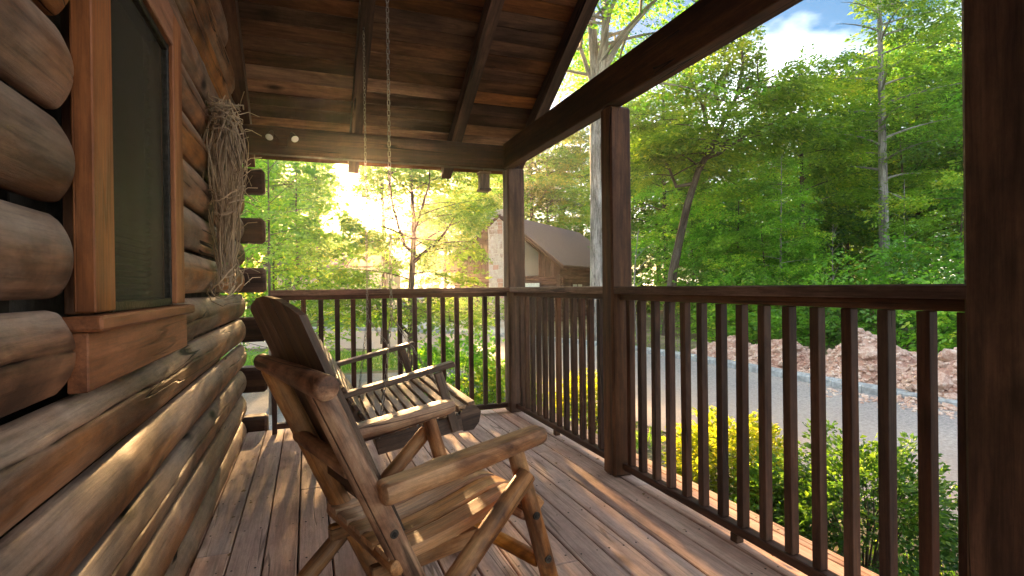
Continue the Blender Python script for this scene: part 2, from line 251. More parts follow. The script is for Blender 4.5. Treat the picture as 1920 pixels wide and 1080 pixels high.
# ------------------------------------------------------------------ object helpers
def tag(o, label=None, cat=None, group=None, kind=None):
    if label: o['label'] = label
    if cat: o['category'] = cat
    if group: o['group'] = group
    if kind: o['kind'] = kind
    return o
def thing(name, label, cat, loc=(0, 0, 0), group=None, rz=0):
    o = bpy.data.objects.new(name, None); COL.objects.link(o); o.location = loc; o.rotation_euler = (0, 0, rz); o.empty_display_size = 0.2
    return tag(o, label, cat, group)
def link(name, me, parent=None, mat=None):
    o = bpy.data.objects.new(name, me); COL.objects.link(o)
    if mat and not me.materials: me.materials.append(MATS[mat])
    if parent:
        o.parent = parent
        pl = Vector(parent.location)
        p = parent.parent
        while p: pl += Vector(p.location); p = p.parent
        if not getattr(me, 'is_local', False) and 'loc' not in me: o.location = -pl
    return o
class MB:
    """collects geometry in world coordinates; wc = coordinates in the piece's own frame"""
    def __init__(s): s.v = []; s.f = []; s.w = []
    def _add(s, V, F, W):
        n = len(s.v); s.v += [tuple(x) for x in V]; s.w += [tuple(x) for x in W]; s.f += [tuple(i+n for i in q) for q in F]
    def box(s, c, size, ax=None, bev=0.003, jit=0.0):
        """c centre, size full extents, ax 3 axis vectors"""
        c = Vector(c); ax = [Vector(a) for a in (ax or ((1, 0, 0), (0, 1, 0), (0, 0, 1)))]
        h = [x/2 for x in size]; bev = min(bev, min(h)*0.45)
        V = []; idx = {}
        for sx in (-1, 1):
            for sy in (-1, 1):
                for sz in (-1, 1):
                    sg = (sx, sy, sz)
                    jj = [random.uniform(-jit, jit) for _ in range(3)]
                    for k in range(3):
                        l = [sg[m]*(h[m] - (0 if m == k else bev)) + jj[m] for m in range(3)]
                        idx[(sg, k)] = len(V); V.append(l)
        F = []
        for k in range(3):
            a, b = (k+1) % 3, (k+2) % 3
            for s_ in (-1, 1):
                q = []
                for (pa, pb) in ((-1, -1), (1, -1), (1, 1), (-1, 1)):
                    sg = [0, 0, 0]; sg[k] = s_; sg[a] = pa; sg[b] = pb; q.append(idx[(tuple(sg), k)])
                F.append(q if s_ > 0 else q[::-1])
        for k in range(3):
            a, b = (k+1) % 3, (k+2) % 3
            for pa in (-1, 1):
                for pb in (-1, 1):
                    s1 = [0]*3; s1[k] = -1; s1[a] = pa; s1[b] = pb; s2 = list(s1); s2[k] = 1
                    q = [idx[(tuple(s1), a)], idx[(tuple(s2), a)], idx[(tuple(s2), b)], idx[(tuple(s1), b)]]
                    F.append(q if pa*pb < 0 else q[::-1])
        for sg in [(x, y, z) for x in (-1, 1) for y in (-1, 1) for z in (-1, 1)]:
            q = [idx[(sg, 0)], idx[(sg, 1)], idx[(sg, 2)]]; F.append(q if sg[0]*sg[1]*sg[2] > 0 else q[::-1])
        long = max(range(3), key=lambda i: size[i]); o1, o2 = [i for i in range(3) if i != long]
        r = Vector((random.uniform(-9, 9), random.uniform(-9, 9), random.uniform(-9, 9)))
        W = [(l[o1]+r[0], l[o2]+r[1], l[long]+r[2]) for l in V]
        s._add([c + ax[0]*l[0] + ax[1]*l[1] + ax[2]*l[2] for l in V], F, W); return s
    def tube(s, pts, rad, seg=12, cap=True, wob=0.0, flat=None, nrm=None, roundcap=False):
        pts = [Vector(p) for p in pts]; n = len(pts)
        if not hasattr(rad, '__len__'): rad = [rad]*n
        if roundcap:
            e0 = (pts[0]-pts[1]).normalized(); e1 = (pts[-1]-pts[-2]).normalized()
            r0, r1 = rad[0], rad[-1]
            pts = [pts[0], pts[0]-e0*r0*0.12, pts[0]-e0*r0*0.45] + pts[1:-1] + [pts[-1]-e1*r1*0.45, pts[-1]-e1*r1*0.12, pts[-1]]
            rad = [r0*0.72, r0*0.92, r0] + list(rad[1:-1]) + [r1, r1*0.92, r1*0.72]; n = len(pts)
        T = [(pts[min(i+1, n-1)]-pts[max(i-1, 0)]).normalized() for i in range(n)]
        up = Vector(nrm) if nrm else (Vector((0, 0, 1)) if abs(T[0].z) < 0.9 else Vector((1, 0, 0)))
        r = Vector((random.uniform(-9, 9), random.uniform(-9, 9), random.uniform(-9, 9))); V = []; W = []; F = []; d = 0
        ph = [random.uniform(0, 6.28) for _ in range(3)]
        for i in range(n):
            if i: d += (pts[i]-pts[i-1]).length
            A = (up - T[i]*up.dot(T[i])).normalized(); B = T[i].cross(A); up = A if not nrm else up
            for k in range(seg):
                a = 2*pi*k/seg; rr = rad[i]*(1 + wob*(0.5*sin(2*a+ph[0]+d*5)+0.35*sin(3*a+ph[1]-d*9)+0.3*sin(ph[2]+d*13)))
                x, y = rr*cos(a), rr*sin(a)
                if flat is not None and x > flat*rad[i]: x = flat*rad[i]
                V.append(pts[i] + A*x + B*y); W.append((x+r[0], y+r[1], d+r[2]))
        for i in range(n-1):
            for k in range(seg):
                k2 = (k+1) % seg; F.append((i*seg+k, i*seg+k2, (i+1)*seg+k2, (i+1)*seg+k))
        if cap:
            F.append(tuple(range(seg))[::-1]); F.append(tuple((n-1)*seg+k for k in range(seg)))
        s._add(V, F, W); return s
    def prism(s, poly, y0, y1, f=lambda x, y, z: (x, y, z), bev=0):
        """poly of (x,z) extruded along y"""
        n = len(poly); V = [f(x, y0, z) for x, z in poly] + [f(x, y1, z) for x, z in poly]
        W = [(z, 0, x) for x, z in poly] + [(z, y1-y0, x) for x, z in poly]
        area = sum(poly[i][0]*poly[(i+1) % n][1]-poly[(i+1) % n][0]*poly[i][1] for i in range(n))
        F = [tuple(range(n)), tuple(range(n, 2*n))[::-1]] + [(i, i+n, (i+1) % n+n, (i+1) % n) for i in range(n)]
        if area < 0: F = [q[::-1] for q in F]
        s._add(V, F, W); return s
    def mesh(s, name, smooth=None):
        me = bpy.data.meshes.new(name); me.from_pydata(s.v, [], s.f)
        at = me.attributes.new('wc', 'FLOAT_VECTOR', 'POINT'); at.data.foreach_set('vector', np.array(s.w, dtype=np.float32).ravel())
        if smooth:
            me.polygons.foreach_set('use_smooth', [True]*len(me.polygons)); me.set_sharp_from_angle(angle=radians(smooth))
        me.update(); return me
    def build(s, name, mat, parent=None, smooth=None):
        return link(name, s.mesh(name, smooth), parent, mat)
def structure(name, mb, mat, smooth=None):
    return tag(mb.build(name, mat, None, smooth), kind='structure')

TH = YAW
def at(px, depth, z=-0.65):
    """world point on the photo column px at the given distance in front of the eye"""
    u = (px-960)/F_PX*depth; return Vector((u*cos(TH)+depth*sin(TH), depth*cos(TH)-u*sin(TH), z))
def zat(py, px, depth):
    hy = 541.3-0.0122*(px-576.5); return EYE-(py-hy)/F_PX*depth

GZ = -0.65
# ------------------------------------------------------------------ ground, road, kerb
def grid(name, x0, x1, y0, y1, n, zf, mat):
    xs = np.linspace(x0, x1, n); ys = np.linspace(y0, y1, n); V = [(x, y, zf(x, y)) for y in ys for x in xs]
    F = [(j*n+i, j*n+i+1, (j+1)*n+i+1, (j+1)*n+i) for j in range(n-1) for i in range(n-1)]
    me = bpy.data.meshes.new(name); me.from_pydata(V, [], F); me.polygons.foreach_set('use_smooth', [True]*len(F)); me.update()
    return tag(link(name, me, None, mat), kind='structure')
def terrain(x, y):
    z = GZ-0.012
    if x > 10: z += min(1.0, (x-10)/12)*0.35*(1+0.4*sin(x*0.5+y*0.3))*(1 if y < 26 else 0.6)
    return z
grid('ground', -95, 95, -60, 120, 121, terrain, 'ground')
def sheet(name, pts, z, mat):
    me = bpy.data.meshes.new(name); me.from_pydata([(x, y, z) for x, y in pts], [], [tuple(range(len(pts)))]); me.update()
    if me.polygons[0].normal.z < 0: me.flip_normals()
    return tag(link(name, me, None, mat), kind='structure')
def curve(pts, n=8):
    out = []
    P = [np.array(p, float) for p in pts]; P = [2*P[0]-P[1]] + P + [2*P[-1]-P[-2]]
    for i in range(1, len(P)-2):
        for k in range(n):
            t = k/n; a, b, c, d = P[i-1], P[i], P[i+1], P[i+2]
            out.append(tuple(0.5*((2*b)+(-a+c)*t+(2*a-5*b+4*c-d)*t*t+(-a+3*b-3*c+d)*t**3)))
    out.append(tuple(P[-2])); return out
near_edge = curve([(4.4, -30), (4.35, -6), (4.3, 0), (4.18, 2.5), (3.95, 5.2), (3.85, 8), (3.7, 11.6), (3.0, 14.2), (0.6, 16.8), (-4, 18.2), (-14, 18.6), (-40, 18)])
far_edge = curve([(8.3, -30), (8.25, -6), (8.2, 0), (8.15, 5), (8.15, 9), (8.05, 11.6), (7.5, 14.2), (6.2, 17.6), (3.6, 21.5), (-1, 25), (-9, 28), (-40, 29)])
n_ = len(near_edge); V = [(x, y, GZ+0.004) for x, y in near_edge]+[(x, y, GZ+0.004) for x, y in far_edge]
me = bpy.data.meshes.new('road'); me.from_pydata(V, [], [(i, n_+i, n_+i+1, i+1) for i in range(n_-1)]); me.update()
tag(link('road', me, None, 'asphalt'), kind='structure')
sheet('gravel_driveway', [(3.86, 5.9), (3.84, 11.0), (1, 11.5), (-14, 11.9), (-14, 5.6), (1.5, 5.3)], GZ-0.002, 'gravel')
sheet('lawn', [(3.6, 11.75), (2.9, 13.9), (0.4, 16.3), (-4, 17.8), (-14, 18.2), (-30, 18.0), (-30, 12.5), (-14, 12.1), (1, 11.75)], GZ-0.004, 'lawn')
sheet('far_lawn', [(-30, 29.3), (-9, 28.5), (-1, 25.6), (2.5, 23.5), (6, 26), (8, 34), (-4, 48), (-40, 48)], GZ-0.004, 'lawn')
sheet('neighbour_driveway', [(3.2, 22.6), (7.2, 18.0), (8.6, 21), (9.5, 27), (12, 34), (9, 42), (6.5, 40), (5.2, 30)], GZ+0.008, 'concrete')
# kerb stones
kerb = MB(); prof = [(0, 0), (0, 0.10), (0.03, 0.135), (0.16, 0.14), (0.17, 0.0)]
for i in range(len(far_edge)-1):
    (xa, ya), (xb, yb) = far_edge[i], far_edge[i+1]
    if ya < -8 or xa < -30: continue
    seglen = sqrt((xb-xa)**2+(yb-ya)**2); m = max(1, int(seglen/1.2))
    for k in range(m):
        p = Vector((xa+(xb-xa)*k/m, ya+(yb-ya)*k/m, GZ)); q = Vector((xa+(xb-xa)*(k+1)/m, ya+(yb-ya)*(k+1)/m, GZ))
        d = (q-p).normalized(); nn = Vector((d.y, -d.x, 0)); Lq = (q-p).length-0.008
        b = MB(); V = [p+nn*x+Vector((0, 0, z)) for x, z in prof]+[p+d*Lq+nn*x+Vector((0, 0, z)) for x, z in prof]
        n5 = 5; F = [tuple(range(5)), tuple(range(5, 10))[::-1]]+[(j, j+5, (j+1) % 5+5, (j+1) % 5) for j in range(5)]
        kerb._add(V, [f[::-1] for f in F], V)
tag(kerb.build('kerb', 'kerb_concrete'), kind='structure')

# ------------------------------------------------------------------ porch deck
BX, CY = 1.69, 4.50
deck_root = MB().box((0.7, 1.2, -0.16), (2.55, 6.6, 0.2), bev=0.004).box((1.985, 1.2, -0.14), (0.03, 6.7, 0.24)).box((0.7, 4.63, -0.14), (2.6, 0.03, 0.24))
deck = structure('porch_deck', deck_root, 'beam_wood')
def plank(x0, x1, y0, y1):
    MB().box(((x0+x1)/2, (y0+y1)/2, -0.015+random.uniform(-0.0008, 0.0008)), (x1-x0, y1-y0, 0.030), bev=0.0035, jit=0.0006).build('plank', 'deck_wood', deck)
xs = -0.051-0.132*4; k = 0
screws = MB()
while xs < 1.97:
    x1 = min(xs+0.132, 2.0); js = [-2.1]
    jn = {0: [0.7, 3.9], 1: [2.55], 2: [1.1], 3: [], 4: [3.2], 5: [0.4], 6: [2.9], 7: [1.5], 8: [], 9: [2.2], 10: [0.9, 3.6], 11: [1.95], 12: [0.2, 2.75], 13: [], 14: [1.3], 15: [3.3]}[k % 16]
    js += jn+[4.645]
    for a, b in zip(js[:-1], js[1:]): plank(xs+0.0032, x1-0.0032, a+0.0018, b-0.0018)
    for jy in np.arange(-1.8, 4.6, 0.38):
        for dx in (0.028, 0.104):
            if xs+dx < 1.97:
                px, py = xs+dx+random.uniform(-.006, .006), jy+random.uniform(-.01, .01)
                screws.tube([(px, py, -0.004), (px, py, 0.0007)], 0.0042, 7)
    xs += 0.132; k += 1
sc_ = screws.build('screw', 'metal_dark', deck); sc_['kind'] = 'stuff'
for y in np.arange(-1.8, 4.6, 1.2): pass
MB().box((1.9, 0.9, -0.45), (0.12, 0.12, 0.42)).build('deck_pier', 'beam_wood', deck); MB().box((1.9, 3.6, -0.45), (0.12, 0.12, 0.42)).build('deck_pier', 'beam_wood', deck)

# ------------------------------------------------------------------ log wall
wall = thing('log_wall', 'brown stained round-log cabin wall along the left side of the porch', 'wall', (-0.55, 4.7, 0))
KR, ZB = 0.6, 2.335
def zrafter(y): return ZB+KR*(CY-y)
def wall_log(k, y0, y1, cap0=True):
    zc = -0.003+0.196*k; RR = 0.145; n = max(6, int((y1-y0)/0.045)); seg = 56; CK = []
    ph = [random.uniform(0, 6.28) for _ in range(5)]; kn = [(random.uniform(y0, y1), random.uniform(-0.6, 1.0), random.uniform(0.02, 0.035)) for _ in range(max(1, int((y1-y0)/0.8)))]
    ca = random.uniform(-0.12, 0.38); V = []; W = []; off = random.uniform(-9, 9)
    for i in range(n+1):
        y = y0+(y1-y0)*i/n; e = 1.0
        de = min(y-y0, y1-y)
        if de < 0.03: e = 0.90+0.10*sqrt(max(0, 1-(1-de/0.03)**2))
        cang = ca+0.07*sin(y*1.9+ph[0])+0.03*sin(y*7+ph[1]); cd = max(0, sin(y*1.3+ph[2])+0.45)*0.010*(0.6+0.4*sin(y*23+ph[1]))
        for j in range(seg):
            a = -0.785+1.57*j/(seg-1)
            r = (RR-0.016*max(0, (abs(a)-0.62)/0.165)**2)*(1-(1-e)*0.55)*(1+0.014*sin(2*a+y*1.3+ph[3])+0.008*sin(5*y+ph[4])+0.005*sin(11*y+3*a))
            for ky, ka, kr in kn:
                d2 = ((y-ky)/0.05)**2+((a-ka*0.6)/0.25)**2
                if d2 < 4: r += kr*0.24*math.exp(-d2*1.2)
            r -= cd*math.exp(-((a-cang)/0.026)**2)
            CK.append(min(1, cd/0.006)*math.exp(-((a-cang)/0.020)**2)); V.append((-0.595+r*cos(a), y, zc+r*sin(a)*0.955)); W.append((r*cos(a)+off, r*sin(a)+off, y))
    F = [(i*seg+j, i*seg+j+1, (i+1)*seg+j+1, (i+1)*seg+j) for i in range(n) for j in range(seg-1)]
    F = [f[::-1] for f in F]
    F.append(tuple(range(seg))); F.append(tuple(n*seg+j for j in range(seg))[::-1])
    F.append((0, seg-1)+tuple() if False else (0, n*seg, n*seg+seg-1, seg-1))
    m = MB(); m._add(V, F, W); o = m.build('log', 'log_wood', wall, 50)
    at_ = o.data.attributes.new('top_pale', 'FLOAT', 'POINT'); sh = random.uniform(-0.15, 0.1)
    at_.data.foreach_set('value', [min(1, max(0, ((-0.785+1.57*(q % seg)/(seg-1))-0.10-sh)/0.35)) for q in range(len(V))])  # log colour turns paler towards the upper side
    at_ = o.data.attributes.new('check', 'FLOAT', 'POINT'); at_.data.foreach_set('value', CK); return o
for k in range(-1, 19):
    zc = -0.003+0.196*k; ye = 4.70+(0.03 if k % 2 else -0.02)
    if zc > 2.30: ye = min(ye, CY+(ZB-zc)/KR+0.12)
    if ye < 1.3: ye = max(ye, 1.0)
    if 5 <= k <= 10:
        wall_log(k, -1.6, 1.405+random.uniform(-.008, .008)); wall_log(k, 2.385, ye)
    else: wall_log(k, -1.6, ye)
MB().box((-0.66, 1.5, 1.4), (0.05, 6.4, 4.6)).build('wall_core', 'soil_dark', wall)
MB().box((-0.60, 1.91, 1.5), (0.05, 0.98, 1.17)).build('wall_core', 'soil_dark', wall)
# crossing log ends at the corner
for k in range(0, 12, 2):
    zc = -0.003+0.196*k
    MB().box((-0.62, 4.80, zc), (0.62, 0.165, 0.196), bev=0.022, jit=0.004).build('log_end', 'beam_wood', wall, 40)
# window
wx = -0.437
win = MB().box((-0.470, 1.910, 1.50), (0.012, 0.70, 0.98)).build('window', 'window_screen', wall); win['label'] = 'tall narrow window with dark insect screen'
def wpart(name, c, s, mat, bev=0.003, jit=0.001): return MB().box(c, s, bev=bev, jit=jit).build(name, mat, win)
wpart('trim_board', (wx-0.020, 1.510, 1.575), (0.040, 0.135, 1.045), 'trim_wood')
wpart('trim_board', (wx-0.020, 2.308, 1.575), (0.040, 0.135, 1.045), 'trim_wood')
wpart('trim_board', (wx-0.0195, 1.909, 2.034), (0.0415, 0.662, 0.130), 'trim_wood')
wpart('window_sill', (wx-0.013, 1.902, 1.030), (0.082, 1.018, 0.034), 'trim_wood', 0.006)
wpart('apron_board', (wx-0.020, 1.906, 0.948), (0.040, 1.010, 0.128), 'trim_wood')
for y in (1.592, 2.227): wpart('sash', (-0.460, y, 1.51), (0.020, 0.022, 0.92), 'metal_dark')
wpart('sash', (-0.460, 1.91, 1.0605), (0.020, 0.62, 0.026), 'metal_dark'); wpart('sash', (-0.460, 1.91, 1.957), (0.020, 0.62, 0.024), 'metal_dark')

bl_ = MB(); rb_ = random.Random(2); z = 1.075
while z < 1.95:
    bl_.box((-0.512+rb_.uniform(-.001, .001), 1.91, z), (0.020, 0.60, 0.0016), ((0.80, 0, 0.60), (0, 1, 0), (-0.60, 0, 0.80)), bev=0.0004); z += 0.0195
for y in (1.70, 2.12): bl_.tube([(-0.500, y, 1.06), (-0.500, y, 1.95)], 0.0012, 4)
o = bl_.build('window_blind', 'blind_vinyl', win); o['kind'] = 'stuff'
for y in (1.585, 2.235): MB().box((-0.505, y, 1.51), (0.07, 0.014, 0.93)).build('jamb', 'trim_wood', win)
# vine bundle
vb = MB(); rv = random.Random(4)
c0 = Vector((-0.385, 3.12, 0))
def vine(pts, r): vb.tube(pts, r, 5, False)
for i in range(105):
    a = rv.uniform(0, 6.28); rad = rv.uniform(0.15, 1.0); top = rv.uniform(1.85, 2.06); bot = rv.uniform(1.10, 1.5)
    pts = []; w = rv.uniform(-1, 1); w2 = rv.uniform(-1, 1); n = 11
    for j in range(n):
        t = j/(n-1); z = top+(bot-top)*t
        prof = 0.40+0.95*sin(pi*min(1, t*1.0+0.06))*(1-0.25*t)
        aa = a+w*1.6*t; R_ = 0.088*prof*rad
        pts.append((c0.x+R_*0.95*cos(aa)+0.012*sin(9*t+w2*6), c0.y+R_*2.1*sin(aa)+0.03*sin(6*t+w*5), z+0.012*sin(14*t+w*9)))
    vine(pts, rv.uniform(0.0016, 0.0042))
for i in range(46):   # curled strands at the ties
    z = rv.choice([1.97, 1.98, 1.56, 1.17, 1.13, 2.02]) + rv.uniform(-0.05, 0.05); R_ = rv.uniform(0.03, 0.10); a0 = rv.uniform(0, 6.28); sp = rv.uniform(2.5, 6)
    vine([(c0.x+R_*0.9*cos(a0+sp*t/9), c0.y+R_*2.4*sin(a0+sp*t/9), z+rv.uniform(-0.012, 0.012)+0.06*sin(a0+t*0.5)) for t in range(10)], rv.uniform(0.0018, 0.004))
for i in range(26):
    a = rv.uniform(-1.4, 1.4); p = Vector((c0.x+0.06, c0.y+rv.uniform(-.25, .3), rv.uniform(1.08, 2.05))); d = Vector((rv.uniform(.3, 1)*.1, rv.uniform(-.2, .2), rv.uniform(-.14, .12)))
    vine([p, p+d*0.5+Vector((0, 0, 0.02)), p+d], 0.002)
o = vb.build('vine_bundle', 'vine_wood', None, 60); tag(o, 'dry twisted grapevine bundle hung on the log wall right of the window', 'dried vines')

# ------------------------------------------------------------------ roof
roof = thing('porch_roof', 'dark wooden gabled porch roof with exposed rafters and ceiling boards', 'roof', (0.6, 1.2, 2.34))
RY = 1.25
def raf(xc, w, name='rafter'):
    m = MB(); y1 = 4.90; d = 0.125
    poly = [(RY, zrafter(RY)), (y1, zrafter(y1)), (y1, zrafter(y1)+d*1.15), (RY, zrafter(RY)+d*1.15)]
    n = 4; V = [(xc-w/2, y, z) for y, z in poly]+[(xc+w/2, y, z) for y, z in poly]
    rr = random.uniform(-9, 9); W = [(xc-w/2+rr, z-zrafter(y)+rr, y) for y, z in poly]+[(xc+w/2+rr, z-zrafter(y)+rr, y) for y, z in poly]
    F = [(0, 1, 2, 3), (7, 6, 5, 4), (0, 4, 5, 1), (1, 5, 6, 2), (2, 6, 7, 3), (3, 7, 4, 0)]
    m._add(V, [f[::-1] for f in F], W)
    V2 = [(x, 2*RY-y, z) for x, y, z in V]; m._add(V2, F, W); m.build(name, 'beam_wood', roof)
for xc in (-0.43, 0.383, 1.205, 1.857): raf(xc, 0.088)
th = math.atan(KR); yy = 5.0; i = 0
bw = 0.117
while yy > RY+0.02:
    y2 = yy-bw*cos(th); yc = (yy+y2)/2; zc = zrafter(yc)+0.125*1.15+0.012/cos(th)
    ax = ((1, 0, 0), (0, cos(th), -sin(th)), (0, sin(th), cos(th)))
    for sgn in (1, -1):
        ycc = yc if sgn > 0 else 2*RY-yc; axx = ax if sgn > 0 else ((-1, 0, 0), (0, -cos(th), -sin(th)), (0, -sin(th), cos(th)))
        xj = [-0.72]+([0.383] if i % 3 == 0 else [1.205] if i % 3 == 1 else [-0.43])+[1.93]
        for a, b in zip(xj[:-1], xj[1:]):
            MB().box(((a+b)/2, ycc, zc), (b-a-0.002, bw-0.004, 0.022), axx, bev=0.004).build('ceiling_board', 'roof_wood', roof)
    yy = y2; i += 1
# roof covering above the boards
cov = MB()
for sgn in (1, -1):
    yc = (5.03+RY)/2; zc = zrafter(yc)+0.19; L_ = (5.03-RY)/cos(th)
    ycc = yc if sgn > 0 else 2*RY-yc
    cov.box((0.62, ycc, zc+0.012), (2.72, L_, 0.02), ((1, 0, 0), (0, cos(th), -sin(th)*sgn), (0, sin(th)*sgn, cos(th))))
cov.build('shingle_layer', 'roof_shingle', roof)
MB().box((0.60, CY+0.045, 2.2315), (2.34, 0.09, 0.209), bev=0.005, jit=0.002).build('eave_beam', 'beam_wood', roof)
MB().box((1.665, 1.19, 2.2375), (0.09, 6.60, 0.217), bev=0.005, jit=0.002).build('side_beam', 'beam_wood', roof)
MB().box((0.58, RY, zrafter(RY)+0.02), (2.5, 0.05, 0.24)).build('ridge_beam', 'beam_wood', roof)
# bracket behind beam end
# posts
def post(name_label, x0, x1, y0, y1, ztop=2.126):
    o = MB().box(((x0+x1)/2, (y0+y1)/2, ztop/2), (x1-x0, y1-y0, ztop-0.002), bev=0.012, jit=0.002).build('porch_post', 'post_wood')
    tag(o, name_label, 'post', 'square posts holding up the porch roof'); return o
post('square brown corner post at the far end of the porch', 1.635, 1.79, 4.425, 4.565)
post('dark square post in the middle of the long porch side', 1.62, 1.76, 2.70, 2.815)
post('blurred brown post closest to the viewer at the right border', 1.625, 1.79, 0.76, 0.935)

# ------------------------------------------------------------------ railings
def railing(label, p0, p1, bal, ext=(0, 0)):
    """p0, p1 ends in plan; bal: list of distances from p0"""
    p0 = Vector((*p0, 0)); p1 = Vector((*p1, 0)); d = (p1-p0).normalized(); n = Vector((-d.y, d.x, 0)); Ln = (p1-p0).length; c = (p0+p1)/2
    r = thing('porch_railing', label, 'railing', tuple(p0), 'wooden baluster railings round the porch'); ax = (d, n, Vector((0, 0, 1)))
    MB().box(c+d*(ext[1]-ext[0])/2+Vector((0, 0, 1.070)), (Ln+ext[0]+ext[1], 0.145, 0.042), ax, bev=0.005, jit=0.002).build('top_rail', 'cap_wood', r)
    MB().box(c+Vector((0, 0, 1.031)), (Ln-0.004, 0.062, 0.034), ax, bev=0.003, jit=0.001).build('sub_rail', 'rail_wood', r)
    MB().box(c+Vector((0, 0, 0.060)), (Ln-0.004, 0.050, 0.040), ax, bev=0.004, jit=0.001).build('bottom_rail', 'rail_wood', r)
    MB().box(c+Vector((0, 0, 0.020))-d*0.02, (0.04, 0.04, 0.038), ax).build('rail_block', 'rail_wood', r)
    base = None
    for s in bal:
        j = random.uniform(-0.0025, 0.0025); tl = random.uniform(-0.003, 0.003)
        q0 = p0+d*(s+j)+Vector((0, 0, 0.0815)); q1 = p0+d*(s+j+tl)+Vector((0, 0, 1.0125)); az = (q1-q0).normalized()
        a1 = (d-az*d.dot(az)).normalized(); a2 = az.cross(a1)
        MB().box((q0+q1)/2, (0.036, 0.036, (q1-q0).length), (a1, a2, az), bev=0.002, jit=0.001).build('baluster', 'rail_wood', r)
    return r
far = [0.094+0.1215*i+0.262 for i in range(-2, 13)]
railing('brown railing across the far end of the porch behind the swing', (-0.262, CY+0.0), (1.632, CY+0.0), far, (0.0, 0.04))
railing('short brown railing section between corner post and middle post', (BX+0.015, 4.42), (BX+0.015, 2.82), [0.10+0.1215*i for i in range(13)], (-0.003, -0.003))
railing('nearest brown railing section with wide cap right of the middle post', (BX+0.01, 2.697), (BX+0.01, 0.938), [0.056, 0.17]+[0.17+0.1215*i for i in range(1, 13)]+[1.735], (-0.003, 0.03))
MB().box((-0.245, 4.50, 0.535), (0.035, 0.06, 1.066)).build('railing_end_board', 'rail_wood', bpy.data.objects['porch_railing'])

# ------------------------------------------------------------------ rocking/log chair
PSI, OX, OY = 0.296, 0.318, 1.811
def CL(x, y, z): return Vector((OX+x*cos(PSI)-y*sin(PSI), OY+x*sin(PSI)+y*cos(PSI), z))
chair = thing('log_chair', 'rustic peeled-log armchair with curved slat seat and tall back nearest the viewer', 'chair', (OX, OY, 0))
def clog(name, a, b, r0, r1=None, wob=0.04, flat=None, mat='chair_wood', seg=18, n=9, bow=0.0):
    a = CL(*a); b = CL(*b); r1 = r1 or r0; up = Vector((0, 0, 1)) if flat is not None else None
    pts = [a.lerp(b, i/n)+Vector((0, 0, 1))*bow*sin(pi*i/n) for i in range(n+1)]; rad = [r0+(r1-r0)*i/n for i in range(n+1)]
    m = MB(); m.tube(pts, rad, seg, True, wob, flat, up, roundcap=True); return m.build(name, mat, chair, 45)
def post_x(z): return -0.386+(0.857-z)*0.453
clog('crest_log', (-0.386, -0.322, 0.857), (-0.386, 0.33, 0.857), 0.033, 0.028)
for s in (-1, 1): clog('rear_post', (post_x(0.855), s*0.23, 0.855), (post_x(0.03), s*0.23, 0.03), 0.033, 0.036)
for s in (-1, 1): clog('armrest', (-0.235, s*0.28, 0.558), (0.325, s*0.28, 0.622), 0.043, 0.038, flat=0.55, wob=0.05)
for s in (-1, 1): clog('front_leg', (0.215, s*0.28, 0.588), (0.392, s*0.28, 0.015), 0.027, 0.031)
for s in (-1, 1): clog('brace_leg', (0.232, s*0.325, 0.520), (-0.318, s*0.325, 0.025), 0.029, 0.031)
clog('rear_stretcher', (post_x(0.62)-0.012, -0.22, 0.61), (post_x(0.62)-0.012, 0.25, 0.61), 0.024)
clog('rear_stretcher', (post_x(0.33)-0.03, -0.26, 0.33), (post_x(0.33)-0.03, 0.26, 0.33), 0.024)
clog('cross_brace', (0.335, -0.255, 0.185), (0.12, 0.10, 0.330), 0.024, 0.022)
clog('front_stretcher', (0.27, -0.27, 0.365), (0.27, 0.27, 0.365), 0.024)
for s in (-1, 1):
    pa, pb = CL(-0.22, s*0.17, 0.285), CL(0.14, s*0.17, 0.300); d = (pb-pa).normalized(); sd_ = Vector((-sin(PSI), cos(PSI), 0))
    MB().box((pa+pb)/2, ((pb-pa).length, 0.032, 0.05), (d, sd_, d.cross(sd_)), bev=0.004).build('seat_rail', 'chair_wood', chair)
# seat slats: bent boards
prof_ = [(x_, z_-0.024) for x_, z_ in ((-0.200, 0.383), (-0.14, 0.385), (-0.08, 0.391), (0.0, 0.403), (0.08, 0.420), (0.15, 0.437), (0.21, 0.452), (0.255, 0.457), (0.295, 0.451), (0.325, 0.436), (0.355, 0.412), (0.372, 0.392))]
def slat(y0, y1, nm='seat_slat'):
    t_ = 0.030; V = []; W = []; F = []; d = 0; r_ = random.uniform(-9, 9); dz = random.uniform(-0.002, 0.002); ex = random.uniform(-0.006, 0.01)
    for i, (x, z) in enumerate(prof_):
        if i: d += sqrt((x-prof_[i-1][0])**2+(z-prof_[i-1][1])**2)
        x2, z2 = prof_[min(i+1, len(prof_)-1)]; x1, z1 = prof_[max(i-1, 0)]; l = sqrt((x2-x1)**2+(z2-z1)**2); nx, nz = -(z2-z1)/l, (x2-x1)/l
        b = 0.007
        sec = [(y0+b, 0), (y1-b, 0), (y1, -b), (y1, -t_), (y0, -t_), (y0, -b)]
        for yy_, h in sec: V.append(CL(x+nx*h+ex, yy_, z+nz*h+dz)); W.append((yy_+r_, h, d+r_))
    n = 6
    for i in range(len(prof_)-1):
        for j in range(n): F.append((i*n+j, (i+1)*n+j, (i+1)*n+(j+1) % n, i*n+(j+1) % n))
    F = [f[::-1] for f in F]
    F.append(tuple(range(n))); F.append(tuple((len(prof_)-1)*n+j for j in range(n))[::-1])
    m = MB(); m._add(V, F, W); m.build(nm, 'slat_wood', chair, 30)
for i in range(5): slat(-0.246+i*0.100+0.0060, -0.246+(i+1)*0.100-0.0060)
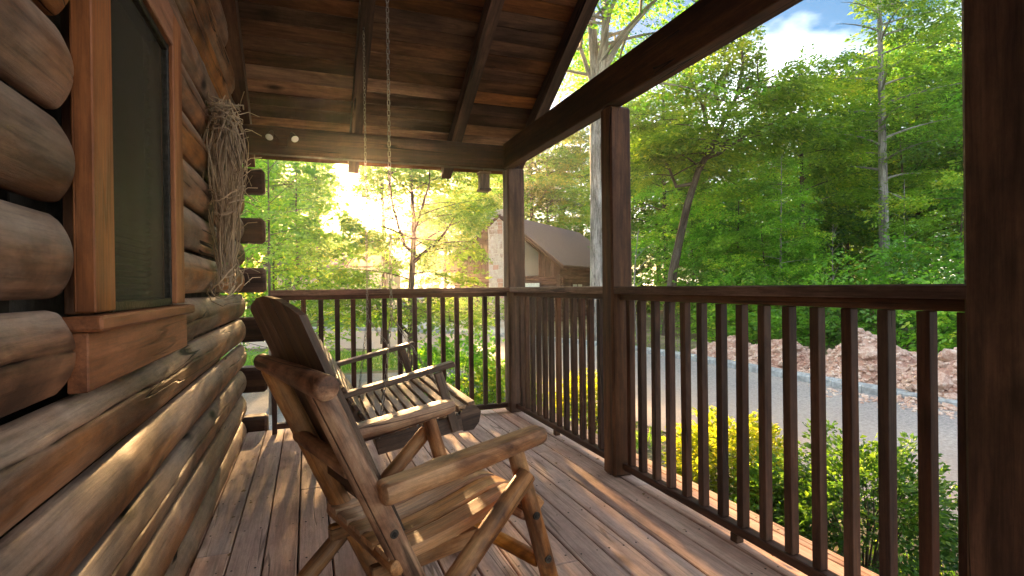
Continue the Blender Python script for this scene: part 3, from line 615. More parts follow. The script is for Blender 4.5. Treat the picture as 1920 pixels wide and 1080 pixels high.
# back slats with arched tops
def px_(z): return -0.322-0.427*(z-0.857)
edges = [-0.205, -0.095, 0.015, 0.125, 0.235, 0.345]
def ztop(y): return 1.078-0.62*(y-0.07)**2*(1.0)
for i in range(5):
    y0, y1 = edges[i]+0.002, edges[i+1]-0.002; t_ = 0.020; m = MB(); V = []; W = []
    for dx in (0, -t_):
        for (y, z) in ((y0, 0.40), (y1, 0.40), (y1, ztop(y1)), ((y0+y1)/2, ztop((y0+y1)/2)+0.002), (y0, ztop(y0))):
            V.append(CL(px_(z)+dx, y, z)); W.append((y, dx+i*3.3, z))
    F = [(0, 1, 2, 3, 4), (9, 8, 7, 6, 5)]+[(j, j+5, (j+1) % 5+5, (j+1) % 5) for j in range(5)]
    m._add(V, F, W); o = m.build('back_slat', 'back_wood', chair)
for z_, ya, yb in ((0.50, -0.2, 0.22),):
    pa, pb = CL(px_(z_)-0.034, ya, z_), CL(px_(z_)-0.034, yb, z_); d = (pb-pa).normalized(); u_ = Vector((0, 0, 1)); MB().box((pa+pb)/2, ((pb-pa).length, 0.022, 0.05), (d, d.cross(u_), u_)).build('back_rail', 'back_wood', chair)
def bolt(x, y, z, s):
    a = CL(x, y, z); nrm = Vector((sin(PSI), -cos(PSI), 0))*s
    m = MB(); m.tube([a-nrm*0.006, a+nrm*0.0012], 0.0125, 14); b_ = m.build('bolt_recess', 'soil_dark', chair)
    m = MB(); m.tube([a, a+nrm*0.0035], 0.0075, 6); m.build('bolt', 'metal_dark', chair)
for (x, y, z) in ((-0.190, -0.23-0.0345, 0.428), (0.278, -0.28-0.030, 0.368), (0.325, -0.28-0.031, 0.215), (-0.03, -0.265, 0.095)): bolt(x, y, z, 1)
bolt(0.372, 0.28-0.031, 0.06, 1)

# ------------------------------------------------------------------ porch swing
sw = thing('porch_swing', 'weathered wooden slat bench swing hanging on chains near the far railing', 'porch swing', (0.5, 3.15, 0.3))
Y0, Y1 = 2.60, 3.70
P0 = (0.285, 0.400); ux = Vector((0.982, 0, 0.187)); uz = Vector((-0.187, 0, 0.982))   # seat plane tilts back
def SW(a, y, h): return Vector((P0[0], y, P0[1]))+ux*a+uz*h
def sbox(name, a0, a1, y0, y1, h0, h1, mat='swing_wood', bev=0.003, par=None):
    return MB().box(SW((a0+a1)/2, (y0+y1)/2, (h0+h1)/2), (a1-a0, y1-y0, h1-h0), (ux, Vector((0, 1, 0)), uz), bev=bev, jit=0.001).build(name, mat, par or sw)
for y in (Y0+0.02, (Y0+Y1)/2, Y1-0.02): sbox('seat_rail', 0.0, 0.42, y-0.018, y+0.018, -0.085, -0.005)
sbox('rear_rail', 0.0, 0.035, Y0+0.04, Y1-0.04, -0.075, -0.01)
for y in (Y0+0.02, Y1-0.02):    # rounded front nose on the side rails
    m = MB(); pl = [(0.42, -0.095), (0.47, -0.10), (0.505, -0.07), (0.525, -0.02), (0.50, 0.02), (0.45, 0.03), (0.42, 0.0)]
    m.prism(pl, y-0.017, y+0.017, lambda a, yy_, h: tuple(SW(a, yy_, h))); m.build('seat_nose', 'swing_wood', sw)
sbox('front_rail', 0.475, 0.50, Y0+0.04, Y1-0.04, -0.085, 0.005)
hs_ = [0.012, 0.004, -0.001, -0.003, -0.003, 0.0, 0.004, 0.010, 0.017, 0.024]
for i in range(10):
    a = 0.012+i*0.050; sbox('seat_slat', a, a+0.039, Y0-0.005, Y1+0.005, hs_[i], hs_[i]+0.019, 'swing_slat')
# back: uprights and horizontal slats
bd = Vector((-0.52, 0, 0.854)); bn = Vector((0.854, 0, 0.52))
def bbox(name, t0, t1, y0, y1, h0, h1, mat='swing_wood'):
    c = Vector((0.285, (y0+y1)/2, 0.43))+bd*(t0+t1)/2+bn*(h0+h1)/2
    return MB().box(c, (t1-t0, y1-y0, h1-h0), (bd, Vector((0, 1, 0)), bn), bev=0.003).build(name, mat, sw)
for y in (Y0+0.06, (Y0+Y1)/2, Y1-0.06): bbox('back_upright', -0.02, 0.46, y-0.018, y+0.018, -0.045, -0.02)
for i in range(9): bbox('back_slat', 0.02+i*0.050, 0.02+i*0.050+0.037, Y0+0.01, Y1-0.01, -0.0195, -0.0005)
for y in (Y0+0.02, Y1-0.02):   # arms and their supports
    pa, pb = Vector((0.115, y, 0.598)), Vector((0.672, y, 0.722)); d = (pb-pa).normalized(); sy = Vector((0, 1, 0))
    MB().box((pa+pb)/2, ((pb-pa).length, 0.062, 0.026), (d, sy, d.cross(sy)*-1), bev=0.005, jit=0.002).build('armrest', 'swing_wood', sw)
    pa, pb = Vector((0.585, y, 0.688)), Vector((0.672, y, 0.395)); d = (pb-pa).normalized(); ax3 = d.cross(sy)
    MB().box((pa+pb)/2+Vector((0, -0.03, 0)), (0.042, 0.026, (pb-pa).length), (ax3, sy, d), bev=0.004).build('arm_support', 'swing_wood', sw)
def chain(a, b, name='chain', pitch=0.030, w=0.0062, r=0.0021):
    a = Vector(a); b = Vector(b); d = (b-a); Ln = d.length; d.normalize(); n = int(Ln/(pitch*0.80)); m = MB()
    e1 = d.cross(Vector((0.3, 0.9, 0.1))).normalized(); e2 = d.cross(e1)
    for i in range(n):
        c = a+d*(Ln*(i+0.5)/n); s_ = (e1*0.94+e2*0.34) if i % 2 else (e2*0.94-e1*0.34)
        pts = []
        for k in range(8):
            t = 2*pi*k/8; pts.append(c+d*(pitch*0.5-w*0.4)*max(-1, min(1, 1.35*sin(t)))+s_*w*max(-1, min(1, 1.3*cos(t))))
        pts.append(pts[0]); m.tube(pts, r, 4, False)
    return m.build(name, 'metal_chain', sw, 60)
for y, sp in ((Y0, 0.968), (Y1, 0.90)):
    xt = 0.368; chain((xt, y, zrafter(y)-0.02), (xt, y, sp)); chain((xt, y, sp), (SW(0.02, y, 0)[0], y-0.012, 0.40)); chain((xt, y, sp), (SW(0.40, y, 0)[0], y-0.012, 0.47))
    hk = MB(); hk.tube([(xt, y, zrafter(y)+0.02), (xt, y, zrafter(y)-0.03)], 0.005, 8); hk.build('eye_hook', 'metal_dark', sw)

# ------------------------------------------------------------------ hanging lantern box, floodlight
lan = thing('hanging_box', 'small wooden box with wider cap and base hanging under the far beam', 'feeder', (1.455, 4.52, 2.0))
LX, LY = 1.456, 4.545
MB().box((LX, LY, 2.016), (0.082, 0.082, 0.125), bev=0.003).build('box_body', 'swing_wood', lan)
MB().box((LX, LY, 2.088), (0.104, 0.104, 0.022), bev=0.004).build('box_cap', 'swing_wood', lan)
MB().box((LX, LY, 1.943), (0.104, 0.104, 0.024), bev=0.004).build('box_base', 'swing_wood', lan)
MB().tube([(LX, LY, 2.097), (LX, LY, 2.128)], 0.0018, 6).build('hanging_wire', 'metal_chain', lan)
fl = thing('flood_light', 'twin floodlight with two white lamp faces under the far roof beam', 'floodlight', (-0.16, 4.38, 2.26))
MB().box((-0.16, 4.475, 2.215), (0.07, 0.03, 0.07), bev=0.008).build('mounting_plate', 'beam_wood', fl)
for x, rot in ((-0.25, -0.35), (-0.075, 0.55)):
    d = Vector((sin(rot)*0.5, -0.62, -0.62)).normalized(); c = Vector((x, 4.40, 2.226))
    m = MB(); m.tube([c-d*0.085, c-d*0.07, c-d*0.03, c, c+d*0.004], [0.010, 0.016, 0.022, 0.028, 0.027], 20); lh = m.build('lamp_head', 'beam_wood', fl, 40)
    m = MB(); m.tube([c+d*0.0042, c+d*0.007, c+d*0.009], [0.0265, 0.022, 0.010], 20); m.build('lamp_face', 'lamp_white', lh, 40)
    MB().tube([c-d*0.075, (-0.16, 4.47, 2.20)], 0.006, 8).build('lamp_arm', 'beam_wood', fl)

# ------------------------------------------------------------------ foliage engine
def spray(n, Ls, leaf, rg):
    """a flat twig of n leaves along +x: base points, directions, normals"""
    s = rg.uniform(0.08, 1.0, n); side = rg.choice([-1, 1], n); lat = side*rg.uniform(0.02, 0.42, n)*np.sqrt(1.05-s)
    p = np.stack([s*Ls, lat*Ls, -0.12*(s**2)*Ls+rg.normal(0, 0.035, n)*Ls-0.25*np.abs(lat)*Ls*0.4], 1)
    ang = side*rg.uniform(0.2, 1.2, n); d = np.stack([np.cos(ang), np.sin(ang), rg.normal(-0.12, 0.28, n)], 1)
    nn = np.stack([rg.normal(0, 0.33, n), rg.normal(0, 0.33, n), np.ones(n)], 1)
    sz = leaf*rg.uniform(0.7, 1.25, n); return p, d, nn, sz
def norm(a): return a/np.maximum(1e-9, np.linalg.norm(a, axis=1, keepdims=True))
def leaves_mesh(name, P, D, N, S, T, wr=0.5, cut=None):
    if cut is not None:
        k = cut(P); P, D, N, S, T = P[k], D[k], N[k], S[k], T[k]
    D = norm(D); N = norm(N-D*np.sum(N*D, 1, keepdims=True)); B = np.cross(N, D); S = S[:, None]; n = len(P)
    v0 = P; v2 = P+D*S+N*S*-0.08; v1 = P+D*S*0.45+B*S*wr*0.5+N*S*0.07; v3 = P+D*S*0.45-B*S*wr*0.5+N*S*0.07
    V = np.stack([v0, v1, v2, v3], 1).reshape(-1, 3).astype(np.float32)
    b = np.arange(n, dtype=np.int32)*4; idx = np.stack([b, b+3, b+2, b, b+2, b+1], 1).ravel()
    me = bpy.data.meshes.new(name); me.vertices.add(4*n); me.vertices.foreach_set('co', V.ravel()); me.loops.add(6*n); me.loops.foreach_set('vertex_index', idx)
    me.polygons.add(2*n); me.polygons.foreach_set('loop_start', np.arange(0, 6*n, 3, dtype=np.int32)); me.polygons.foreach_set('loop_total', np.full(2*n, 3, dtype=np.int32))
    me.update(); a = me.attributes.new('tint', 'FLOAT', 'POINT'); a.data.foreach_set('value', np.repeat(np.clip(T, 0, 1), 4).astype(np.float32)); return me
def place_sprays(O, az, el, roll, scale, tint, nl, Ls, leaf, rg):
    """many sprays with given origins and headings -> leaf arrays"""
    Ps, Ds, Ns, Ss, Ts = [], [], [], [], []
    tm = [spray(nl, Ls, leaf, rg) for _ in range(7)]; which = rg.integers(0, 7, len(O))
    for w in range(7):
        k = which == w
        if not k.any(): continue
        p, d, nn, sz = tm[w]; a, e, r = az[k], el[k], roll[k]
        X = np.stack([np.cos(a)*np.cos(e), np.sin(a)*np.cos(e), np.sin(e)], 1); Y = np.stack([-np.sin(a), np.cos(a), np.zeros_like(a)], 1); Z = np.cross(X, Y)
        Y2 = Y*np.cos(r)[:, None]+Z*np.sin(r)[:, None]; Z2 = -Y*np.sin(r)[:, None]+Z*np.cos(r)[:, None]
        M = np.stack([X, Y2, Z2], 2)
        f = lambda q: np.einsum('nij,mj->nmi', M, q)
        sc = scale[k][:, None, None]; Ps.append((O[k][:, None, :]+f(p)*sc).reshape(-1, 3)); Ds.append(f(d).reshape(-1, 3)); Ns.append(f(nn).reshape(-1, 3))
        Ss.append((sz[None, :]*scale[k][:, None]).ravel()); Ts.append((tint[k][:, None]+rg.normal(0, 0.13, (k.sum(), nl))).ravel())
    return [np.concatenate(x) for x in (Ps, Ds, Ns, Ss, Ts)]

def tree_meshes(seed, H, crown_r, z0, trunk_r, nprim=34, nspray=900, leaf=0.13, nl=28, lean=(0, 0), shape='oval', Ls=0.9, droop=0.12, fork=None, wob=0.12, tmid=0.45, trunk_pts=None, cutw=None):
    rg = np.random.default_rng(seed); rr = random.Random(seed)
    tp = trunk_pts or [(lean[0]*t*t+wob*sin(3.1*t+seed)*t*(1 if H > 5 else .3), lean[1]*t*t+wob*cos(2.3*t+seed*2)*t, H*t) for t in [i/10 for i in range(11)]]
    tp = [Vector(p) for p in tp]; mb = MB(); m_ = len(tp)-1
    mb.tube(tp, [trunk_r*(1.25 if i == 0 else 1.0)*(1-0.88*i/m_) + 0.006 for i in range(m_+1)], 10, True, 0.06)
    def tpos(t): 
        f = t*m_; i = min(int(f), m_-1); return tp[i].lerp(tp[i+1], f-i)
    segs = []
    for f_ in (fork or []):     # extra limbs given as (t, list of points)
        pts = [tpos(f_[0])]+[Vector(p) for p in f_[1]]; n = len(pts); mb.tube(pts, [f_[2]*(1-0.85*i/(n-1))+0.005 for i in range(n)], 8, True, 0.05)
        for i in range(1, n-1): segs.append((pts[i], pts[i+1]))
    O, A, E, TT, SC = [], [], [], [], []
    zf = z0/H
    for i in range(nprim):
        t = zf+(0.985-zf)*((i+0.5)/nprim)**0.85; u = (t-zf)/(1-zf)
        if shape == 'oval': prof = (sin(pi*min(1, 0.18+0.80*u)))**0.75
        elif shape == 'cone': prof = 1.02-0.9*u
        elif shape == 'layer': prof = 0.95-0.45*u+0.1*sin(9*u)
        else: prof = 0.55+0.6*sin(pi*min(1, 0.35+0.65*u))
        L_ = crown_r*prof*rr.uniform(0.75, 1.15)+0.15; a = i*2.39996+rr.uniform(-0.5, 0.5)
        el = rr.uniform(0.15, 0.65) if shape != 'layer' else rr.uniform(-0.02, 0.22)
        b = tpos(t); pts = []
        if fork and segs and rr.random() < 0.55:
            s_ = rr.choice(segs); b = s_[0].lerp(s_[1], rr.random()); 
        for j in range(6):
            q = j/5; pts.append(b+Vector((cos(a+0.25*q*sin(i))*L_*q, sin(a+0.25*q*sin(i))*L_*q, L_*(math.tan(el)*q-droop*2.2*q*q)*0.8)))
        mb.tube(pts, [max(0.006, trunk_r*0.30*(1-t*0.5))*(1-0.85*j/5) for j in range(6)], 5, False)
        ns = max(4, int(nspray/nprim*(0.35+L_/crown_r)))
        tb = rr.uniform(0.2, 0.65)
        for s_ in range(ns):
            q = rr.uniform(0.22, 1.02); k5 = min(4, int(q*5)); p = pts[k5].lerp(pts[k5+1], min(1.1, q*5-k5))
            side = rr.choice([-1, 1]); sp = rr.uniform(0, 0.42)*L_*(1.05-q*0.6)
            az = a+side*rr.uniform(0.3, 1.25)
            p = p+Vector((cos(az)*sp, sin(az)*sp, -0.18*sp+rr.gauss(0, 0.10*crown_r*0.35)))
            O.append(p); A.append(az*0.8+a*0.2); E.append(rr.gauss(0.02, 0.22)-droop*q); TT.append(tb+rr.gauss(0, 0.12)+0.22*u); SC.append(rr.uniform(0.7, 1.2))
    O = np.array([tuple(p) for p in O]); A = np.array(A); E = np.array(E); TT = np.array(TT); SC = np.array(SC)
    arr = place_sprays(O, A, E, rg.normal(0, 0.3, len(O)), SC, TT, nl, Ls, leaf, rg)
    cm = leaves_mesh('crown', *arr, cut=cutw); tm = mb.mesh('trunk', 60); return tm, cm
def put_tree(meshes, loc, label, rz=0.0, sc=1.0, leafm='leaf_green', bark='bark_dark', group=None, name='tree', cat='tree'):
    t = bpy.data.objects.new(name, None); COL.objects.link(t); t.location = loc; t.rotation_euler = (0, 0, rz); t.scale = (sc, sc, sc); tag(t, label, cat, group)
    for nm, me, mt in (('trunk', meshes[0], bark), ('crown', meshes[1], leafm)):
        if not me.materials: me.materials.append(MATS[mt])
        o = bpy.data.objects.new(nm, me); COL.objects.link(o); o.parent = t
        if me.materials[0].name != mt: o.material_slots[0].link = 'OBJECT'; o.material_slots[0].material = MATS[mt]
    return t
# the line of sight to the low sun stays open: leaves hanging in it are left out
SX = Vector((sin(SUN_AZ), cos(SUN_AZ)))
def sun_gap(loc, *_, rz=0.0, sc=1.0):
    c, q = cos(rz), sin(rz)
    def f(P):
        W = np.stack([P[:, 0]*c-P[:, 1]*q, P[:, 0]*q+P[:, 1]*c, P[:, 2]], 1)*sc+np.array(loc)
        az = np.arctan2(W[:, 0], W[:, 1]); el = (W[:, 2]-EYE)/np.hypot(W[:, 0], W[:, 1])
        rag = 0.016*np.sin(az*95+1)+0.012*np.sin(el*140+az*60)+0.010*np.sin(az*260+el*90)
        a = (az > 0.026+rag) & (az < 0.135-rag*1.5) & (el > 0.112+rag*0.8) & (el < 0.172+rag*0.9-0.25*np.maximum(az-0.07, 0))
        b = (np.abs(az-0.062) < 0.020+rag*0.7) & (el > 0.15) & (el < 0.222)
        return ~(a | b)
    return f

def sky_gap(loc):   # open sky between the crowns left of the mottled tree
    def f(P):
        W = P+np.array(loc); az = np.arctan2(W[:, 0], W[:, 1]); el = (W[:, 2]-EYE)/np.hypot(W[:, 0], W[:, 1])
        px = 960+np.tan(az-YAW)*F_PX; rag = 14*np.sin(el*70)+9*np.sin(el*170+1)
        return ~((px > 1440) & (px < 1625+rag+(0.42-el)*-160) & (el > 0.345+0.02*np.sin(px*0.06)))
    return f
FG = 'trees in the woods across the road'
# --- shared tree kinds
K_oval = tree_meshes(3, 12.0, 3.3, 2.6, 0.15, 40, 1250, 0.15, 26)
K_tall = tree_meshes(5, 14.0, 3.0, 3.6, 0.14, 44, 1250, 0.15, 26, shape='oval', droop=0.16)
K_tall2 = None
K_layer = tree_meshes(8, 5.2, 2.8, 0.9, 0.06, 22, 620, 0.115, 28, shape='layer', droop=0.10, Ls=0.8)
K_cone = tree_meshes(13, 9.0, 1.9, 1.4, 0.07, 40, 800, 0.12, 26, shape='cone', droop=0.05)
K_bush = tree_meshes(21, 2.2, 1.5, 0.15, 0.04, 22, 480, 0.10, 26, shape='round', droop=0.1, Ls=0.55)
K_wide = tree_meshes(31, 13.0, 4.2, 3.0, 0.20, 46, 1500, 0.17, 26, shape='round', droop=0.12)

# hero tree 1: pale twin-leader trunk behind the middle post
b1 = at(1119, 16.5)
def lp(px, py, depth, base): q = at(px, depth, zat(py, px, depth)); return tuple(q-base)
tp1 = [(0, 0, 0), lp(1121, 540, 16.5, b1), lp(1122, 400, 16.5, b1), lp(1121, 260, 16.5, b1), lp(1123, 170, 16.5, b1), lp(1118, 90, 16.6, b1), lp(1114, 20, 16.7, b1), lp(1112, -100, 16.8, b1), lp(1108, -260, 17, b1), lp(1100, -400, 17, b1)]
f1 = [(0.44, [lp(1136, 130, 16.4, b1), lp(1140, 60, 16.3, b1), lp(1144, -40, 16.2, b1), lp(1150, -200, 16, b1), lp(1170, -360, 16, b1)], 0.17),
      (0.46, [lp(1160, 90, 16.2, b1), lp(1190, 50, 16.0, b1), lp(1235, 0, 15.6, b1), lp(1290, -60, 15.2, b1), lp(1350, -120, 15, b1)], 0.10),
      (0.43, [lp(1095, 95, 16.8, b1), lp(1080, 60, 17.0, b1), lp(1055, 20, 17.4, b1), lp(1020, -60, 18, b1)], 0.07),
      (0.48, [lp(1150, 20, 16.0, b1), lp(1180, -40, 15.6, b1), lp(1220, -120, 15.2, b1)], 0.09)]
M1 = tree_meshes(41, 15.3, 4.0, 6.8, 0.26, 36, 950, 0.15, 26, trunk_pts=tp1, fork=f1, droop=0.16, shape='round', cutw=sky_gap(b1))
put_tree(M1, b1, 'tall pale-barked tree whose trunk splits high up, behind the middle post', leafm='leaf_bright', bark='bark_pale')
# hero tree 2: dark leaning tree with a fork
b2 = at(1250, 18.5)
tp2 = [(0, 0, 0), lp(1262, 510, 18.5, b2), lp(1275, 450, 18.5, b2), lp(1292, 380, 18.4, b2), lp(1312, 320, 18.3, b2), lp(1338, 275, 18.2, b2), lp(1362, 225, 18.1, b2), lp(1385, 180, 18, b2), lp(1398, 120, 18, b2), lp(1392, 60, 18, b2)]
f2 = [(0.40, [lp(1270, 350, 18.6, b2), lp(1255, 310, 18.8, b2), lp(1235, 285, 19, b2), lp(1210, 270, 19.2, b2)], 0.07),
      (0.56, [lp(1330, 240, 18.6, b2), lp(1322, 200, 18.8, b2), lp(1300, 150, 19, b2), lp(1290, 90, 19.2, b2)], 0.085),
      (0.78, [lp(1405, 165, 17.6, b2), lp(1425, 160, 17.4, b2), lp(1440, 165, 17.2, b2)], 0.06),
      (0.5, [lp(1350, 290, 17.6, b2), lp(1370, 275, 17.2, b2), lp(1400, 260, 17, b2)], 0.05)]
M2 = tree_meshes(43, 9.4, 2.15, 3.4, 0.16, 40, 1050, 0.14, 24, trunk_pts=tp2, fork=f2, droop=0.10, shape='round', cutw=sky_gap(b2))
put_tree(M2, b2, 'dark leaning tree with forked top just right of the middle post', leafm='leaf_green')
# hero tree 3: slim reddish trunk, 4: pale mottled trunk
put_tree(tree_meshes(45, 9.6, 2.2, 3.9, 0.13, 34, 800, 0.14, 26, wob=0.05), at(1504, 20), 'slim straight brown-trunked tree with yellow-green leaves, left of the mottled trunk', leafm='leaf_yellow')
put_tree(tree_meshes(46, 14.5, 2.1, 5.0, 0.19, 44, 1000, 0.14, 26, wob=0.06, cutw=sky_gap(at(1658, 18.5))), at(1658, 18.5), 'tall tree with a pale mottled trunk on the right side of the woods', leafm='leaf_green', bark='bark_pale')
put_tree(K_cone, at(1463, 16.5), 'small bright conical tree with a thin pale stem in front of the woods', 0.5, 0.62, 'leaf_bright', 'bark_pale')
rest = [  # px, depth, kind, scale, leaf, label
 (1250, 26, K_oval, 0.98, 'leaf_green', 'mid-green tree directly right of the middle post, behind the leaning tree'),
 (1320, 29, K_oval, 0.80, 'leaf_bright', 'light green tree in the gap behind the fork of the leaning tree'),
 (1425, 25, K_tall, 0.56, 'leaf_bright', 'round bright green tree right of the leaning tree'),
 (1495, 33, K_cone, 1.22, 'leaf_blue', 'bluish pointed evergreen showing above the other treetops'),
 (1590, 26, K_tall, 0.70, 'leaf_green', 'dark green tree between the brown trunk and the mottled trunk'),
 (1725, 24, K_wide, 0.86, 'leaf_green', 'broad leafy tree right of the mottled trunk'),
 (1800, 25, K_wide, 1.0, 'leaf_bright', 'tall lit yellow-green tree beside the near post'),
 (1735, 30, K_wide, 1.12, 'leaf_yellow', 'tall yellowish tree top reaching highest into the sky'),
 (1900, 20, K_oval, 0.9, 'leaf_green', 'tree hidden behind the near right post'),
 (1545, 23, K_layer, 1.15, 'leaf_green', 'low layered tree at the foot of the brown trunk'),
 (1385, 20, K_layer, 0.92, 'leaf_bright', 'low tree with flat bright sprays right of the leaning trunk'),
 (1435, 17, K_layer, 0.72, 'leaf_bright', 'low bright layered tree above the middle of the near railing'),
 (1590, 22, K_layer, 0.95, 'leaf_blue', 'low bluish green layered tree left of the mottled trunk'),
 (1800, 15.5, K_layer, 0.9, 'leaf_bright', 'layered tree with light sprays next to the near post'),
 (1300, 22, K_layer, 1.1, 'leaf_bright', 'low light green tree left of the leaning trunk'),
 (1700, 22, K_layer, 1.5, 'leaf_green', 'dark layered tree just right of the mottled trunk'),
 (1030, 46, K_wide, 1.0, 'leaf_bright', 'big bright tree rising behind the neighbouring cabin'),
 (1090, 50, K_oval, 1.5, 'leaf_blue', 'bluish tree behind the right end of the cabin roof'),
 (1235, 34, K_oval, 1.1, 'leaf_green', 'tree far behind the middle post'),
 (1000, 46, K_wide, 1.25, 'leaf_yellow', 'hazy yellow-green tree behind the cabin chimney'),
 (900, 44, K_oval, 0.95, 'leaf_yellow', 'far tree left of the cabin chimney'),
 (835, 40, K_oval, 0.86, 'leaf_green', 'far light tree seen behind the small yard tree'),
 (790, 47, K_oval, 0.62, 'leaf_yellow', 'far low tree right of the sun'),
 (515, 33, K_wide, 0.86, 'leaf_green', 'sunlit tree left of the sun behind the far railing'),
 (470, 27, K_wide, 0.9, 'leaf_green', 'tree behind the crossing log ends of the wall'),
 (600, 52, K_oval, 0.62, 'leaf_yellow', 'low far tree under the sun at left'),
 (690, 55, K_oval, 0.58, 'leaf_yellow', 'low far tree behind the gabled roof')]
for i, (px, dp, K, s, lm, lb) in enumerate(rest):
    put_tree(K, at(px, dp), lb, i*1.7, s, lm, 'bark_dark', FG if px > 1150 else 'trees beyond the far end of the porch')
for i, (px, dp, lb) in enumerate(((1195, 15.5, 'pale dead branching sapling close to the middle post'), (1415, 19, 'thin bare grey sapling left of the conical tree'), (1716, 16.5, 'thin pale bare sapling right of the mottled trunk'), (1575, 18, 'leaning bare stem between brown trunk and mottled trunk'))):
    rr = random.Random(60+i); m = MB(); H_ = rr.uniform(2.6, 5.0); lx = rr.uniform(-.6, .6); P_ = [Vector((lx*t*t, 0.2*sin(3*t), H_*t)) for t in [k/8 for k in range(9)]]
    m.tube(P_, [0.030*(1-0.8*k/8) for k in range(9)], 6)
    for k in range(9):
        b_ = P_[rr.randint(2, 7)]; a = rr.uniform(0, 6.28); L_ = rr.uniform(0.4, 1.2); m.tube([b_, b_+Vector((cos(a)*L_*.5, sin(a)*L_*.5, L_*0.35)), b_+Vector((cos(a)*L_, sin(a)*L_, L_*0.55))], [0.012, 0.008, 0.003], 4)
    t = thing('bare_sapling', lb, 'sapling', tuple(at(px, dp))); me = m.mesh('stem', 60); me.materials.append(MATS['bark_pale']); o = bpy.data.objects.new('stem', me); COL.objects.link(o); o.parent = t
# hero yard tree near the far railing
b5 = at(767, 8.4)
tp5 = [(0, 0, 0), lp(769, 640, 8.4, b5), lp(771, 540, 8.4, b5), lp(776, 470, 8.4, b5), lp(778, 420, 8.4, b5), lp(775, 370, 8.4, b5), lp(773, 320, 8.4, b5), lp(770, 260, 8.4, b5)]
f5 = [(0.42, [lp(760, 460, 8.5, b5), lp(750, 430, 8.6, b5), lp(738, 380, 8.7, b5), lp(730, 320, 8.8, b5)], 0.028),
      (0.38, [lp(800, 470, 8.3, b5), lp(820, 455, 8.2, b5), lp(840, 430, 8.1, b5), lp(855, 405, 8, b5)], 0.025),
      (0.52, [lp(790, 400, 8.2, b5), lp(806, 350, 8.1, b5), lp(812, 290, 8, b5)], 0.024),
      (0.20, [lp(800, 590, 8.1, b5), lp(840, 600, 7.8, b5), lp(880, 612, 7.6, b5)], 0.028),
      (0.16, [lp(740, 600, 8.3, b5), lp(715, 590, 8.4, b5), lp(690, 570, 8.5, b5)], 0.025)]
cs5 = sun_gap(b5)
def cut5(P):
    W = P+np.array(b5); az = np.arctan2(W[:, 0], W[:, 1]); el = (W[:, 2]-EYE)/np.hypot(W[:, 0], W[:, 1])
    return cs5(P) & ~((az > 0.316+0.02*np.sin(el*55)) & (el < 0.20))
M5 = tree_meshes(51, 3.9, 1.05, 0.75, 0.055, 40, 820, 0.068, 20, trunk_pts=tp5, fork=f5, droop=0.12, Ls=0.42, shape='round', cutw=cut5)
put_tree(M5, b5, 'small dark-stemmed yard tree right behind the far railing', leafm='leaf_green')
K_yard = tree_meshes(53, 4.2, 1.3, 0.9, 0.035, 34, 480, 0.085, 22, droop=0.10, Ls=0.5, shape='round', cutw=sun_gap(at(560, 10.5), 0.05, 0.10, 0.2))
put_tree(K_yard, at(560, 10.5), 'light green yard tree left of the sun, near the log ends', 0.0, 1.0, 'leaf_green')
K_stem = tree_meshes(55, 3.6, 0.9, 1.9, 0.022, 18, 150, 0.085, 18, droop=0.05, Ls=0.5, shape='round', wob=0.05)
put_tree(K_stem, at(505, 7.6), 'thin bare-stemmed sapling beside the crossing log ends', 0.3, 1.0, 'leaf_bright')
put_tree(tree_meshes(56, 2.5, 1.0, 0.5, 0.02, 18, 240, 0.085, 20, droop=0.05, Ls=0.5), at(520, 9.0), 'leafy many-stemmed shrub left behind the far railing', 1.2, 1.0, 'leaf_bright', cat='shrub', name='shrub')
# overhanging boughs over the sun from a tree by the driveway
put_tree(tree_meshes(58, 7.5, 3.2, 3.7, 0.11, 30, 800, 0.12, 24, droop=0.18, cutw=sun_gap(at(720, 17), 0.05, 0.09, 0.155)), at(720, 17), 'tall tree whose boughs hang above the low sun', 0.0, 1.0, 'leaf_green')
put_tree(tree_meshes(59, 8.0, 2.9, 3.4, 0.12, 30, 720, 0.12, 24, droop=0.15, cutw=sun_gap(at(600, 20), 0.05, 0.09, 0.16)), at(600, 20), 'tall tree with leaves showing over the yard just left of the sun', 0.0, 1.0, 'leaf_green')
put_tree(K_oval, at(835, 30), 'leafy tree left of the stone chimney', 2.0, 0.55, 'leaf_green')

